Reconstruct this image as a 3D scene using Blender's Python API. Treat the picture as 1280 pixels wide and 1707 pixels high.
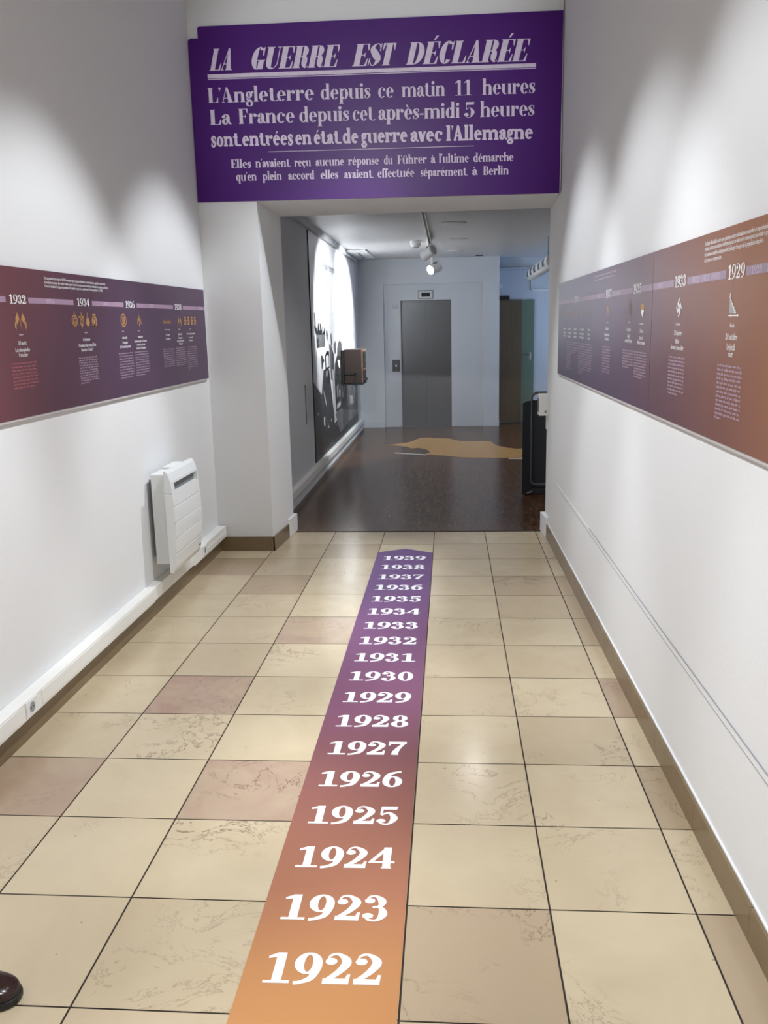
import bpy, bmesh, math, random
from mathutils.geometry import delaunay_2d_cdt
from mathutils import Vector, Matrix
random.seed(7)
SC = bpy.context.scene
COL = SC.collection
PI = math.pi
for o in list(bpy.data.objects): bpy.data.objects.remove(o)

# ------------------------------------------------------------------ camera
pitch, yaw, roll, CAMZ = 0.2074618, 0.0787496, -0.0223094, 1.55114
F = Vector((-math.sin(yaw)*math.cos(pitch), math.cos(yaw)*math.cos(pitch), -math.sin(pitch)))
R0 = Vector((math.cos(yaw), math.sin(yaw), 0)); U0 = R0.cross(F)
Rv = R0*math.cos(roll) + U0*math.sin(roll); Uv = -R0*math.sin(roll) + U0*math.cos(roll)
cd = bpy.data.cameras.new('camera'); cam = bpy.data.objects.new('camera', cd); COL.objects.link(cam)
cam.matrix_world = Matrix(((Rv.x, Uv.x, -F.x, 0), (Rv.y, Uv.y, -F.y, 0), (Rv.z, Uv.z, -F.z, CAMZ), (0, 0, 0, 1)))
cd.sensor_fit = 'VERTICAL'; cd.sensor_height = 36.0; cd.lens = 1440.42/1707*36.0
cd.clip_start = 0.05; cd.clip_end = 100
SC.camera = cam

# ------------------------------------------------------------------ world, lights, exposure
SC.view_settings.view_transform = 'Standard'; SC.view_settings.look = 'None'
SC.view_settings.gamma = 1.0; SC.view_settings.use_curve_mapping = False
SC.view_settings.exposure = 0.12
w = bpy.data.worlds.new('world'); SC.world = w; w.use_nodes = True
w.node_tree.nodes['Background'].inputs[0].default_value = (0.30, 0.45, 0.75, 1)
w.node_tree.nodes['Background'].inputs[1].default_value = 0.25

def spot(name, loc, target, watts, size, blend, col, rad=0.04):
    l = bpy.data.lights.new(name, 'SPOT'); l.energy = watts; l.spot_size = math.radians(size); l.spot_blend = blend
    l.color = col; l.shadow_soft_size = rad
    o = bpy.data.objects.new(name, l); COL.objects.link(o); o.location = loc
    o.rotation_euler = (Vector(target)-Vector(loc)).to_track_quat('-Z', 'Y').to_euler()
    return o
LAMP = (0.93, 0.965, 1.0)
for yy in (5.36, 3.70, 2.0, 0.3, -1.4):          # track spots high above the frame, each aimed across at the opposite wall
    spot('corridor_spot', (0.25, yy, 3.76), (-1.66, yy-.10, 0.35), 225, 57, 0.5, LAMP, 0.04)
for yy in (5.05, 3.60, 2.4, 0.9, -0.7):
    spot('corridor_spot', (-1.20, yy, 3.76), (0.70, yy-.10, 0.35), 190, 58, 0.5, LAMP, 0.04)
spot('corridor_spot', (-1.0, -0.5, 3.70), (-0.5, 6.0, 2.95), 420, 25, 0.7, LAMP, 0.05)
spot('mural_spot', (-0.345, 11.465, 2.445), (-1.44, 11.75, 1.85), 270, 84, 0.6, (0.93, 0.98, 1.0), 0.03)
spot('mural_spot', (-0.275, 12.225, 2.328), (-1.44, 12.35, 1.75), 230, 76, 0.6, (0.93, 0.98, 1.0), 0.03)
spot('mural_spot', (-0.30, 9.3, 2.44), (-1.44, 10.35, 1.55), 250, 80, 0.5, (0.93, 0.98, 1.0), 0.03)
def area(name, loc, target, watts, sx, sy, col):
    l = bpy.data.lights.new(name, 'AREA'); l.shape = 'RECTANGLE'; l.size = sx; l.size_y = sy; l.energy = watts; l.color = col
    o = bpy.data.objects.new(name, l); COL.objects.link(o); o.location = loc
    o.rotation_euler = (Vector(target)-Vector(loc)).to_track_quat('-Z', 'Y').to_euler()
    return o
area('window_daylight', (2.45, 13.4, 1.55), (1.2, 14.5, 1.3), 13, 1.5, 1.4, (0.38, 0.60, 1.0))
for yy in (7.6, 9.6): spot('hall_fill_spot', (1.35 if yy > 8 else .2, yy, 2.60), (1.2 if yy > 8 else .2, yy, 0), 26, 150, 0.6, (1.0, 0.96, 0.92), 0.06)  # unseen wide spots, added only to brighten the dim hall

# ------------------------------------------------------------------ materials
def lin(c):
    c = c/255.0
    return c/12.92 if c <= 0.04045 else ((c+0.055)/1.055)**2.4
def rgb(r, g, b): return (lin(r), lin(g), lin(b), 1)
def mat(name, col, rough=0.6, metal=0.0, spec=0.5, emit=None, estr=0):
    m = bpy.data.materials.new(name); m.use_nodes = True
    b = m.node_tree.nodes['Principled BSDF']
    b.inputs['Base Color'].default_value = col; b.inputs['Roughness'].default_value = rough
    b.inputs['Metallic'].default_value = metal; b.inputs['Specular IOR Level'].default_value = spec
    if emit: b.inputs['Emission Color'].default_value = emit; b.inputs['Emission Strength'].default_value = estr
    return m
class NT:
    def __init__(s, m): s.t = m.node_tree; s.b = s.t.nodes['Principled BSDF']
    def n(s, typ, ins=None, **kw):
        x = s.t.nodes.new(typ)
        for k, v in kw.items(): setattr(x, k, v)
        for k, v in (ins or {}).items():
            if isinstance(v, bpy.types.NodeSocket): s.t.links.new(v, x.inputs[k])
            else: x.inputs[k].default_value = v
        return x
    def math(s, op, a, b=0.0, clamp=False):
        return s.n('ShaderNodeMath', {0: a, 1: b}, operation=op, use_clamp=clamp).outputs[0]
    def mix(s, fac, a, b, bt='MIX'):
        x = s.n('ShaderNodeMix', data_type='RGBA', blend_type=bt)
        for k, v in ((0, fac), (6, a), (7, b)):
            if isinstance(v, bpy.types.NodeSocket): s.t.links.new(v, x.inputs[k])
            else: x.inputs[k].default_value = v
        return x.outputs[2]
    def ramp(s, fac, stops):
        x = s.n('ShaderNodeValToRGB', {0: fac}); e = x.color_ramp.elements
        while len(e) < len(stops): e.new(0.5)
        for i, (p, c) in enumerate(stops): e[i].position = p; e[i].color = c
        return x.outputs[0]
    def out(s, name, v): s.t.links.new(v, s.b.inputs[name])
    def bump(s, h, strength, dist=0.01):
        s.out('Normal', s.n('ShaderNodeBump', {'Height': h, 'Strength': strength, 'Distance': dist}).outputs[0])
    def pos(s): return s.n('ShaderNodeNewGeometry').outputs['Position']

def plaster(name, col, scale=90, st=0.12):
    m = mat(name, col, 0.75, spec=0.25); t = NT(m); p = t.pos()
    n1 = t.n('ShaderNodeTexNoise', {'Vector': p, 'Scale': scale, 'Detail': 3.0}).outputs[0]
    n2 = t.n('ShaderNodeTexNoise', {'Vector': p, 'Scale': 1.3, 'Detail': 2.0}).outputs[0]
    t.out('Base Color', t.mix(t.math('MULTIPLY', n2, 0.10), col, tuple(c*0.72 for c in col[:3])+(1,)))
    t.bump(n1, st, 0.004)
    return m
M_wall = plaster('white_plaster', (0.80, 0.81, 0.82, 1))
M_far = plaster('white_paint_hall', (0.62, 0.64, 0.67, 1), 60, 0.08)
M_ceil = mat('ceiling_paint', (0.60, 0.60, 0.60, 1), 0.45, spec=0.4)
M_white = mat('white_plastic', (0.82, 0.83, 0.82, 1), 0.35)
M_trunk = mat('trunking_white', (0.86, 0.86, 0.83, 1), 0.4)
M_metalw = mat('white_enamel', (0.80, 0.82, 0.82, 1), 0.25)
M_black = mat('black_metal', (0.012, 0.012, 0.013, 1), 0.45)
M_dgrey = mat('dark_grey_panel', (0.036, 0.041, 0.050, 1), 0.5)
M_mgrey = mat('grey_tube', (0.13, 0.145, 0.16, 1), 0.35)
M_grille = mat('grille_grey', (0.16, 0.17, 0.17, 1), 0.6)
M_slotd = mat('grey_plastic', (0.30, 0.31, 0.33, 1), 0.5)
M_lens = mat('lamp_lens', (1, 1, 1, 1), 0.3, emit=(0.95, 0.98, 1, 1), estr=18)
M_lensoff = mat('dark_lens', (0.03, 0.03, 0.03, 1), 0.2)
M_lampg = mat('spotlight_grey', (0.52, 0.52, 0.52, 1), 0.4)
M_disp = mat('display_dark', (0.012, 0.014, 0.025, 1), 0.15)
M_frameg = mat('display_frame', (0.62, 0.63, 0.62, 1), 0.35)
M_btn = mat('button_light', (0.9, 0.9, 0.9, 1), 0.3, emit=(1, 1, 1, 1), estr=1.2)
M_plate = mat('call_plate', (0.13, 0.13, 0.14, 1), 0.35, 0.6)
M_notice = mat('notice_plate', (0.60, 0.61, 0.60, 1), 0.35)
M_wood = mat('brown_door_wood', rgb(150, 120, 82), 0.5)
M_woodd = mat('dark_wood_box', rgb(46, 31, 24), 0.55)
M_green = mat('green_door_paint', rgb(108, 124, 104), 0.45)
M_chrome = mat('chrome', (0.7, 0.7, 0.7, 1), 0.2, 1.0)
M_print = mat('white_print', (0.86, 0.87, 0.88, 1), 0.55, spec=0.3)
M_edge = mat('panel_edge', (0.55, 0.52, 0.53, 1), 0.5)
M_gap = mat('black_gap', (0.02, 0.02, 0.02, 1), 0.8)
M_bright = mat('pale_trim', (0.85, 0.86, 0.88, 1), 0.5)

m = M_wood; t = NT(m); p = t.pos()
mp = t.n('ShaderNodeMapping', {'Vector': p, 'Scale': (14.0, 14.0, 0.8)}).outputs[0]
nz = t.n('ShaderNodeTexNoise', {'Vector': mp, 'Scale': 2.5, 'Detail': 4.0}).outputs[0]
t.out('Base Color', t.mix(nz, rgb(98, 80, 56), rgb(124, 102, 74)))

# brushed steel
M_steel = mat('brushed_steel', (0.20, 0.205, 0.215, 1), 0.34, 1.0)
t = NT(M_steel); p = t.pos()
mp = t.n('ShaderNodeMapping', {'Vector': p, 'Scale': (90.0, 90.0, 1.4)}).outputs[0]
nz = t.n('ShaderNodeTexNoise', {'Vector': mp, 'Scale': 3.0, 'Detail': 3.0}).outputs[0]
t.out('Roughness', t.math('ADD', t.math('MULTIPLY', nz, 0.14), 0.30))
t.bump(nz, 0.05, 0.002)

# stone tile floor: tile colour carries R pinkness, G darkness, B vein strength, A random offset
M_tile = mat('limestone_tile', rgb(205, 188, 152), 0.25)
t = NT(M_tile); p = t.pos()
at = t.n('ShaderNodeAttribute', attribute_name='tile')
sep = t.n('ShaderNodeSeparateColor', {0: at.outputs['Color']})
pk, dk, vn, al = sep.outputs[0], sep.outputs[1], sep.outputs[2], at.outputs['Alpha']
off = t.n('ShaderNodeCombineXYZ', {0: t.math('MULTIPLY', al, 37.0), 1: t.math('MULTIPLY', al, 91.0), 2: t.math('MULTIPLY', al, 13.0)}).outputs[0]
q = t.n('ShaderNodeVectorMath', {0: p, 1: off}, operation='ADD').outputs[0]
big = t.n('ShaderNodeTexNoise', {'Vector': q, 'Scale': 3.2, 'Detail': 5.0, 'Roughness': 0.6, 'Distortion': 0.6}).outputs[0]
fine = t.n('ShaderNodeTexNoise', {'Vector': q, 'Scale': 60.0, 'Detail': 3.0}).outputs[0]
col = t.mix(big, rgb(188, 170, 140), rgb(215, 201, 172))
col = t.mix(t.math('MULTIPLY', pk, t.math('SUBTRACT', t.math('MULTIPLY', big, 2.0), 0.25), True), col, rgb(166, 136, 122))
col = t.mix(t.math('MULTIPLY', dk, 0.8), col, rgb(150, 128, 100))
vns = t.n('ShaderNodeTexNoise', {'Vector': q, 'Scale': 4.2, 'Detail': 7.0, 'Roughness': 0.68, 'Distortion': 1.1}).outputs[0]
line = t.math('SUBTRACT', 1.0, t.math('MULTIPLY', t.math('ABSOLUTE', t.math('SUBTRACT', vns, 0.5)), 95.0), True)
msk = t.n('ShaderNodeTexNoise', {'Vector': q, 'Scale': 2.3, 'Detail': 2.0}).outputs[0]
msk = t.math('MULTIPLY', t.math('SUBTRACT', msk, 0.50), 9.0, True)
vein = t.math('MULTIPLY', t.math('MULTIPLY', line, msk), t.math('MULTIPLY', vn, 0.95), True)
blot = t.n('ShaderNodeTexNoise', {'Vector': q, 'Scale': 9.0, 'Detail': 6.0, 'Roughness': 0.7}).outputs[0]
blot = t.math('MULTIPLY', t.math('MULTIPLY', t.math('SUBTRACT', blot, 0.58), 6.0, True), t.math('MULTIPLY', vn, t.math('MULTIPLY', msk, 0.28)), True)
col = t.mix(blot, col, rgb(140, 118, 96))
col = t.mix(vein, col, rgb(112, 88, 72))
spk = t.n('ShaderNodeTexVoronoi', {'Vector': q, 'Scale': 11.0}).outputs['Distance']
spk = t.math('MULTIPLY', t.math('LESS_THAN', spk, 0.035), 0.5)
col = t.mix(spk, col, rgb(105, 90, 72))
t.out('Base Color', col)
t.out('Roughness', t.math('ADD', 0.13, t.math('MULTIPLY', big, 0.15)))
t.bump(t.math('ADD', big, t.math('MULTIPLY', fine, 0.15)), 0.05, 0.004)
M_grout = mat('tile_grout', rgb(48, 38, 28), 0.9)

# parquet of small end-grain strips
M_parq = mat('dark_parquet', rgb(70, 52, 40), 0.2, spec=0.32)
t = NT(M_parq); p = t.pos()
bk = t.n('ShaderNodeTexBrick', {'Vector': t.n('ShaderNodeMapping', {'Vector': p, 'Rotation': (0, 0, PI/2)}).outputs[0], 'Scale': 1.0, 'Mortar Size': 0.0012,
     'Brick Width': 0.16, 'Row Height': 0.022, 'Color1': rgb(66, 44, 29), 'Color2': rgb(120, 84, 55), 'Mortar': rgb(40, 30, 24)})
bk.offset = 0.37
nz = t.n('ShaderNodeTexNoise', {'Vector': p, 'Scale': 2.0, 'Detail': 4.0}).outputs[0]
n3 = t.n('ShaderNodeTexNoise', {'Vector': t.n('ShaderNodeMapping', {'Vector': p, 'Scale': (60.0, 12.0, 1.0)}).outputs[0], 'Scale': 2.0, 'Detail': 3.0}).outputs[0]
c = t.mix(t.math('MULTIPLY', nz, 0.5), bk.outputs[0], rgb(64, 46, 34))
c = t.mix(t.math('MULTIPLY', t.math('SUBTRACT', n3, 0.57), 3.4, True), c, rgb(168, 130, 92))
t.out('Base Color', c)
t.out('Roughness', t.math('ADD', 0.16, t.math('MULTIPLY', n3, 0.14)))
t.bump(n3, 0.05, 0.001)

M_map = mat('map_wood', rgb(196, 152, 88), 0.3)
t = NT(M_map); p = t.pos()
mp = t.n('ShaderNodeMapping', {'Vector': p, 'Scale': (2.0, 26.0, 1.0)}).outputs[0]
nz = t.n('ShaderNodeTexNoise', {'Vector': mp, 'Scale': 2.5, 'Detail': 4.0}).outputs[0]
t.out('Base Color', t.mix(nz, rgb(170, 126, 68), rgb(214, 172, 106)))

# brown ceramic skirting
M_skirt = mat('brown_skirting', rgb(138, 118, 90), 0.3)
t = NT(M_skirt); nz = t.n('ShaderNodeTexNoise', {'Vector': t.pos(), 'Scale': 7.0, 'Detail': 4.0}).outputs[0]
t.out('Base Color', t.mix(nz, rgb(108, 90, 66), rgb(134, 114, 86)))

# printed boards
M_banner = mat('purple_vinyl', rgb(76, 22, 116), 0.34, spec=0.20)
t = NT(M_banner); nz = t.n('ShaderNodeTexNoise', {'Vector': t.pos(), 'Scale': 200.0, 'Detail': 2.0}).outputs[0]
t.bump(nz, 0.06, 0.001)
M_bprint = mat('lilac_print', rgb(216, 204, 226), 0.5)
t = NT(M_bprint); nz = t.n('ShaderNodeTexNoise', {'Vector': t.pos(), 'Scale': 34.0, 'Detail': 6.0, 'Roughness': 0.8}).outputs[0]
t.out('Base Color', t.mix(t.math('MULTIPLY', t.math('SUBTRACT', nz, 0.5), 2.2, True), rgb(224, 212, 232), rgb(176, 150, 194)))
M_bprint2 = mat('pale_print', rgb(226, 212, 234), 0.5)

def gradient(name, axis, stops, rough=0.45, second=None, spec=0.5):
    m = mat(name, (0.5, 0.5, 0.5, 1), rough, spec=spec); t = NT(m)
    s = t.n('ShaderNodeSeparateXYZ', {0: t.pos()})
    a0, a1 = stops[0][0], stops[-1][0]
    f = s.outputs[axis]
    if second: f = t.math('ADD', f, t.math('MULTIPLY', t.math('SUBTRACT', s.outputs[2], second[0]), second[1]))
    f = t.n('ShaderNodeMapRange', {0: f, 1: a0, 2: a1}).outputs[0]
    t.out('Base Color', t.ramp(f, [((y-a0)/(a1-a0), c) for y, c in stops]))
    return m
M_strip = gradient('floor_vinyl', 1, [(1.5, rgb(196, 140, 84)), (1.85, rgb(188, 132, 84)), (2.15, rgb(168, 112, 84)), (2.6, rgb(144, 92, 80)), (3.0, rgb(122, 76, 82)),
    (3.35, rgb(126, 76, 104)), (4.3, rgb(114, 70, 112)), (5.2, rgb(104, 66, 122)), (6.1, rgb(94, 60, 118))], 0.42)
M_panL = gradient('timeline_print_left', 1, [(2.2, rgb(128, 76, 72)), (3.1, rgb(112, 66, 72)), (3.7, rgb(90, 58, 72)), (4.3, rgb(80, 56, 78)), (6.0, rgb(80, 56, 84))], 0.42, (1.5, -0.4))
M_panR = gradient('timeline_print_right', 1, [(1.5, rgb(164, 112, 72)), (2.15, rgb(150, 100, 72)), (2.6, rgb(128, 86, 76)), (3.2, rgb(106, 74, 82)), (4.0, rgb(90, 70, 92)), (5.9, rgb(78, 66, 90))], 0.36, (1.5, -0.9))
M_bar = mat('timeline_bar', rgb(168, 140, 164), 0.5)
M_barR = mat('timeline_bar_pale', rgb(164, 148, 164), 0.5)
M_faint = mat('faint_print', rgb(204, 184, 204), 0.5)
M_body = mat('small_print', rgb(190, 168, 186), 0.5)
M_bodyr = mat('rose_print', rgb(196, 118, 124), 0.5)
M_gold = mat('ochre_print', rgb(190, 144, 90), 0.5)
M_golda = mat('grey_ochre_print', rgb(150, 122, 110), 0.5)

# ------------------------------------------------------------------ builders
ORG = {}
class MB:
    def __init__(s): s.v = []; s.f = []; s.mi = []
    def add(s, pts, faces, mi=0):
        n = len(s.v); s.v += [tuple(p) for p in pts]; s.f += [tuple(n+i for i in f) for f in faces]; s.mi += [mi]*len(faces); return s
    def poly(s, pts, mi=0): return s.add(pts, [tuple(range(len(pts)))], mi)
    def box(s, x0, x1, y0, y1, z0, z1, mi=0):
        return s.add([(x0,y0,z0),(x1,y0,z0),(x1,y1,z0),(x0,y1,z0),(x0,y0,z1),(x1,y0,z1),(x1,y1,z1),(x0,y1,z1)],
                     [(0,3,2,1),(4,5,6,7),(0,1,5,4),(1,2,6,5),(2,3,7,6),(3,0,4,7)], mi)
    def prism(s, base, d, mi=0):       # base: planar 3d polygon, d: extrusion vector
        n = len(base); d = Vector(d); top = [tuple(Vector(p)+d) for p in base]
        return s.add(list(base)+top, [tuple(range(n-1, -1, -1)), tuple(range(n, 2*n))]+[(i, (i+1) % n, n+(i+1) % n, n+i) for i in range(n)], mi)
    def cyl(s, p0, p1, r0, r1=None, n=20, cap=True, mi=0):
        r1 = r0 if r1 is None else r1; p0 = Vector(p0); p1 = Vector(p1); a = (p1-p0).normalized()
        u = a.orthogonal().normalized(); v = a.cross(u)
        pts = [p0+(u*math.cos(2*PI*i/n)+v*math.sin(2*PI*i/n))*r0 for i in range(n)]+[p1+(u*math.cos(2*PI*i/n)+v*math.sin(2*PI*i/n))*r1 for i in range(n)]
        fs = [(i, (i+1) % n, n+(i+1) % n, n+i) for i in range(n)]
        if cap: fs += [tuple(range(n-1, -1, -1)), tuple(range(n, 2*n))]
        return s.add(pts, fs, mi)
    def lathe(s, c, prof, n=28, mi=0):   # prof: (radius, z) pairs around the vertical axis at c
        pts = []; fs = []
        for r, z in prof: pts += [(c[0]+r*math.cos(2*PI*i/n), c[1]+r*math.sin(2*PI*i/n), c[2]+z) for i in range(n)]
        for k in range(len(prof)-1): fs += [(k*n+i, k*n+(i+1) % n, (k+1)*n+(i+1) % n, (k+1)*n+i) for i in range(n)]
        fs += [tuple(range(n-1, -1, -1)), tuple(range((len(prof)-1)*n, len(prof)*n))]
        return s.add(pts, fs, mi)
    def tube(s, path, r, n=12, mi=0):
        path = [Vector(p) for p in path]; pts = []; fs = []; u = None
        for i, p in enumerate(path):
            a = (path[min(i+1, len(path)-1)]-path[max(i-1, 0)]).normalized()
            u = a.orthogonal().normalized() if u is None else (u-a*u.dot(a)).normalized()
            v = a.cross(u); pts += [p+(u*math.cos(2*PI*k/n)+v*math.sin(2*PI*k/n))*r for k in range(n)]
        for i in range(len(path)-1): fs += [(i*n+k, i*n+(k+1) % n, (i+1)*n+(k+1) % n, (i+1)*n+k) for k in range(n)]
        fs += [tuple(range(n-1, -1, -1)), tuple(range((len(path)-1)*n, len(path)*n))]
        return s.add(pts, fs, mi)
    def build(s, name, mats, parent=None, smooth=False, bevel=0, org=None):
        if not isinstance(mats, (list, tuple)): mats = [mats]
        if parent is not None: o0 = ORG[parent.name]
        else: o0 = Vector(org) if org is not None else Vector((0, 0, 0))
        me = bpy.data.meshes.new(name)
        me.from_pydata([tuple(Vector(p)-o0) for p in s.v], [], s.f)
        for mm in mats: me.materials.append(mm)
        for pl, k in zip(me.polygons, s.mi): pl.material_index = k
        if smooth:
            for pl in me.polygons: pl.use_smooth = True
        me.update()
        o = bpy.data.objects.new(name, me); COL.objects.link(o); ORG[o.name] = o0
        if parent is not None: o.parent = parent
        else: o.location = o0
        if bevel:
            b = o.modifiers.new('bevel', 'BEVEL'); b.width = bevel; b.segments = 2; b.limit_method = 'ANGLE'; b.angle_limit = math.radians(40)
        if smooth:
            e = o.modifiers.new('edges', 'EDGE_SPLIT'); e.split_angle = math.radians(38)
        return o
def tag(o, label, cat, group=None):
    o['label'] = label; o['category'] = cat
    if group: o['group'] = group
    return o
def thing(name, loc, label, cat, group=None):
    o = bpy.data.objects.new(name, None); COL.objects.link(o); o.location = loc; o.empty_display_size = 0.1
    ORG[o.name] = Vector(loc); return tag(o, label, cat, group)
def struct(o): o['kind'] = 'structure'; return o

# ------------------------------------------------------------------ setting
def xb(y): return 0.750-0.0085*(y-2.1)          # face of the right skirting (the wall is slightly skewed)
def xw(y): return xb(y)+0.015
CZ = 3.95; YB = -3.0; WL = -1.685; FL = -1.44; FC = 2.635; YE = 14.0; YX = 14.5; FR = 2.3
# tiled floor
tiles = MB(); TC = []
cols = [-1.6815, -1.293, -0.9045, -0.516, -0.1262, 0.2623, 0.6508, 0.765]
g = 0.0026
jr = [6.192, 5.766, 5.348, 4.936, 4.522, 4.111, 3.700, 3.301, 2.904, 2.504, 2.100, 1.694]
jl = [6.185, 5.790, 5.372, 4.956, 4.535, 4.118, 3.690, 3.287, 2.900, 2.502, 2.101, 1.696]
special = {(0, 2): (.55, .45, .5), (1, 3): (.45, .55, .3), (2, 1): (.1, .45, .2), (1, 1): (.1, .2, .3), (2, 5): (.75, .1, .6), (1, 7): (1., .1, .6), (0, 9): (.8, .3, .9),
    (2, 9): (.8, .15, 1.3), (1, 8): (.05, .05, 1.1), (0, 11): (.75, .0, .6), (2, 10): (.0, .1, 1.2), (0, 10): (.15, .0, .6), (1, 10): (0, -.3, .25), (1, 9): (0, 0, .3), (1, 11): (0, .1, .45),
    (2, 8): (0, .05, .5), (2, 7): (0, .05, .5), (2, 6): (0, 0, .9), (4, 11): (.25, .5, .9), (4, 8): (.0, .1, 1.3), (4, 9): (.05, .1, .7), (5, 8): (.1, .3, .7), (5, 9): (0, -.4, 1.0),
    (5, 3): (.25, .5, .9), (5, 4): (.05, .35, .3), (5, 5): (0, .1, .9), (4, 5): (0, .2, .6), (6, 3): (.3, .5, .3), (6, 4): (.2, .5, .3), (6, 5): (.2, .5, .3), (6, 7): (.7, .4, .4),
    (6, 9): (.2, .7, 1.2), (6, 11): (.25, .55, .5), (6, 8): (0, .05, .3), (6, 6): (0, .1, .3), (5, 11): (0, .0, .5), (5, 10): (0, .1, .5), (4, 10): (0, .1, .4)}
for k in range(7):
    js = jl if k < 4 else jr
    js = [6.6] + js + [js[-1]-0.403*i for i in range(1, 13)]
    for r in range(len(js)-1):
        a = (cols[k]+g, cols[k+1]-g); b = (js[r+1]+g*.9, js[r]-g*.9)
        if r == 0: b = (b[0], 6.6)
        tiles.poly([(a[0], b[0], 0), (a[1], b[0], 0), (a[1], b[1], 0), (a[0], b[1], 0)])
        s = special.get((k, r)) or (random.choice((0, 0, .05, .15)), random.random()*.25, .15+random.random()*.45)
        TC.append((max(s[0], 0), s[1], s[2], random.random()))
nt = len(tiles.f)
tiles.poly([(WL-.1, YB, -.0016), (.9, YB, -.0016), (.9, 6.6, -.0016), (WL-.1, 6.6, -.0016)], 1)
tiles.box(WL-.1, .9, YB, 6.6, -.1, -.002, 1)
fl = struct(tiles.build('floor', [M_tile, M_grout]))
ca = fl.data.color_attributes.new('tile', 'FLOAT_COLOR', 'CORNER')
for pl in fl.data.polygons:
    c = TC[pl.index] if pl.index < nt else (0, 0, 0, 0)
    for li in pl.loop_indices: ca.data[li].color = c
b = MB(); b.box(FL-.1, FR+.1, 6.6, YX+.1, -.1, .002); struct(b.build('floor_hall', M_parq))
b = MB(); b.box(-1.25, .72, 6.588, 6.603, -.001, .004); struct(b.build('trim_1', M_gap))

b = MB(); b.box(WL-.15, WL, YB, 6.6, 0, CZ); struct(b.build('wall_left', M_wall))
b = MB(); b.prism([(xw(YB), YB, 0), (.95, YB, 0), (.95, 6.6, 0), (xw(6.6), 6.6, 0)], (0, 0, CZ)); struct(b.build('wall_right', M_wall))
b = MB(); b.box(WL-.15, 1.0, YB-.12, YB, 0, CZ); struct(b.build('wall_back', M_wall))
b = MB(); b.box(WL-.15, 1.0, YB-.12, 6.75, CZ, CZ+.1); struct(b.build('ceiling', M_wall))
b = MB()   # end wall: left pier with a splayed reveal, and the beam over the opening
b.prism([(WL, 6.02, 0), (-1.285, 6.02, 0), (-1.238, 6.6, 0), (WL, 6.6, 0)], (0, 0, 2.412))
b.prism([(WL, 6.02, 2.412), (WL, 6.6, 2.384), (WL, 6.6, CZ), (WL, 6.02, CZ)], (2.412, 0, 0))
struct(b.build('wall_end', M_wall))
# hall beyond
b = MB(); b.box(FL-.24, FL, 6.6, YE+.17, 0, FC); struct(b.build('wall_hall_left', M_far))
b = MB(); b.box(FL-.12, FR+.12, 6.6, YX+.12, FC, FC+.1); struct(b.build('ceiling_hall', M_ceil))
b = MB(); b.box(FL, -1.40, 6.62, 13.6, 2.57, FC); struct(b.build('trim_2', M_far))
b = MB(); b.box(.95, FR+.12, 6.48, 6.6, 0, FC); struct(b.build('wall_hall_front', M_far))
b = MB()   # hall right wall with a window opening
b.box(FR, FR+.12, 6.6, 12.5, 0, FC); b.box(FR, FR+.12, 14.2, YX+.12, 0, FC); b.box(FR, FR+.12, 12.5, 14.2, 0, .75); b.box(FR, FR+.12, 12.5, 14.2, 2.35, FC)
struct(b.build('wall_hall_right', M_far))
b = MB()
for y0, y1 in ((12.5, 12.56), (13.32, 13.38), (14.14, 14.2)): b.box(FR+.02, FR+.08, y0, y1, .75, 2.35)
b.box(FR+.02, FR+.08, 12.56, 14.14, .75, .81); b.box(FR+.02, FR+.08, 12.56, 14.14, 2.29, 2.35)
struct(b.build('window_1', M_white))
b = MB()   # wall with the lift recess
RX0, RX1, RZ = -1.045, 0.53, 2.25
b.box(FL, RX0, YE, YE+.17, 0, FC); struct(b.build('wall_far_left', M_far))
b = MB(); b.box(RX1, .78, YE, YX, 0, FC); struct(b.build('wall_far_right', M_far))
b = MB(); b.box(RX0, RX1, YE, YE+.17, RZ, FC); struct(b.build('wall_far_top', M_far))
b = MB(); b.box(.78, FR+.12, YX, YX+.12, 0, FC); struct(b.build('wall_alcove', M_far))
b = MB(); b.box(.78, FR, YX-.14, YX, 2.47, FC); b.box(.78, FR, YX-.2, YX, 2.455, 2.475); struct(b.build('trim_3', M_far))
# skirtings
b = MB(); b.box(WL, -1.666, YB, 6.02, 0, .105); struct(b.build('baseboard_left', M_skirt, bevel=.002))
b = MB(); b.box(-1.666, -1.272, 6.006, 6.02, 0, .105)
b.prism([(-1.285, 6.006, 0), (-1.271, 6.006, 0), (-1.2395, 6.42, 0), (-1.253, 6.42, 0)], (0, 0, .105)); struct(b.build('baseboard_end', M_skirt, bevel=.002))
b = MB(); b.prism([(-1.256, 6.42, 0), (-1.238, 6.42, 0), (-1.218, 6.66, 0), (-1.25, 6.66, 0)], (0, 0, .14)); struct(b.build('baseboard_jamb', M_bright, bevel=.003))
b = MB()
ys = [YB+i*.5 for i in range(0, 19)]+[6.40]
for y0, y1 in zip(ys[:-1], ys[1:]): b.prism([(xb(y0), y0+.0008, 0), (xw(y0)+.002, y0+.0008, 0), (xw(y1)+.002, y1-.0008, 0), (xb(y1), y1-.0008, 0)], (0, 0, .098))
struct(b.build('baseboard_right', M_skirt))
b = MB()
for y0, y1 in zip(ys[:-1], ys[1:]): b.prism([(xw(y0)-.006, y0, .0985), (xw(y0)+.004, y0, .0985), (xw(y1)+.004, y1, .0985), (xw(y1)-.006, y1, .0985)], (0, 0, .006))
struct(b.build('trim_4', M_bright))
b = MB(); b.prism([(xb(6.4)-.005, 6.4, 0), (xw(6.4)+.002, 6.4, 0), (xw(6.6)+.002, 6.62, 0), (xb(6.6)-.022, 6.62, 0)], (0, 0, .15)); struct(b.build('baseboard_jamb_right', M_bright, bevel=.003))
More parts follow.
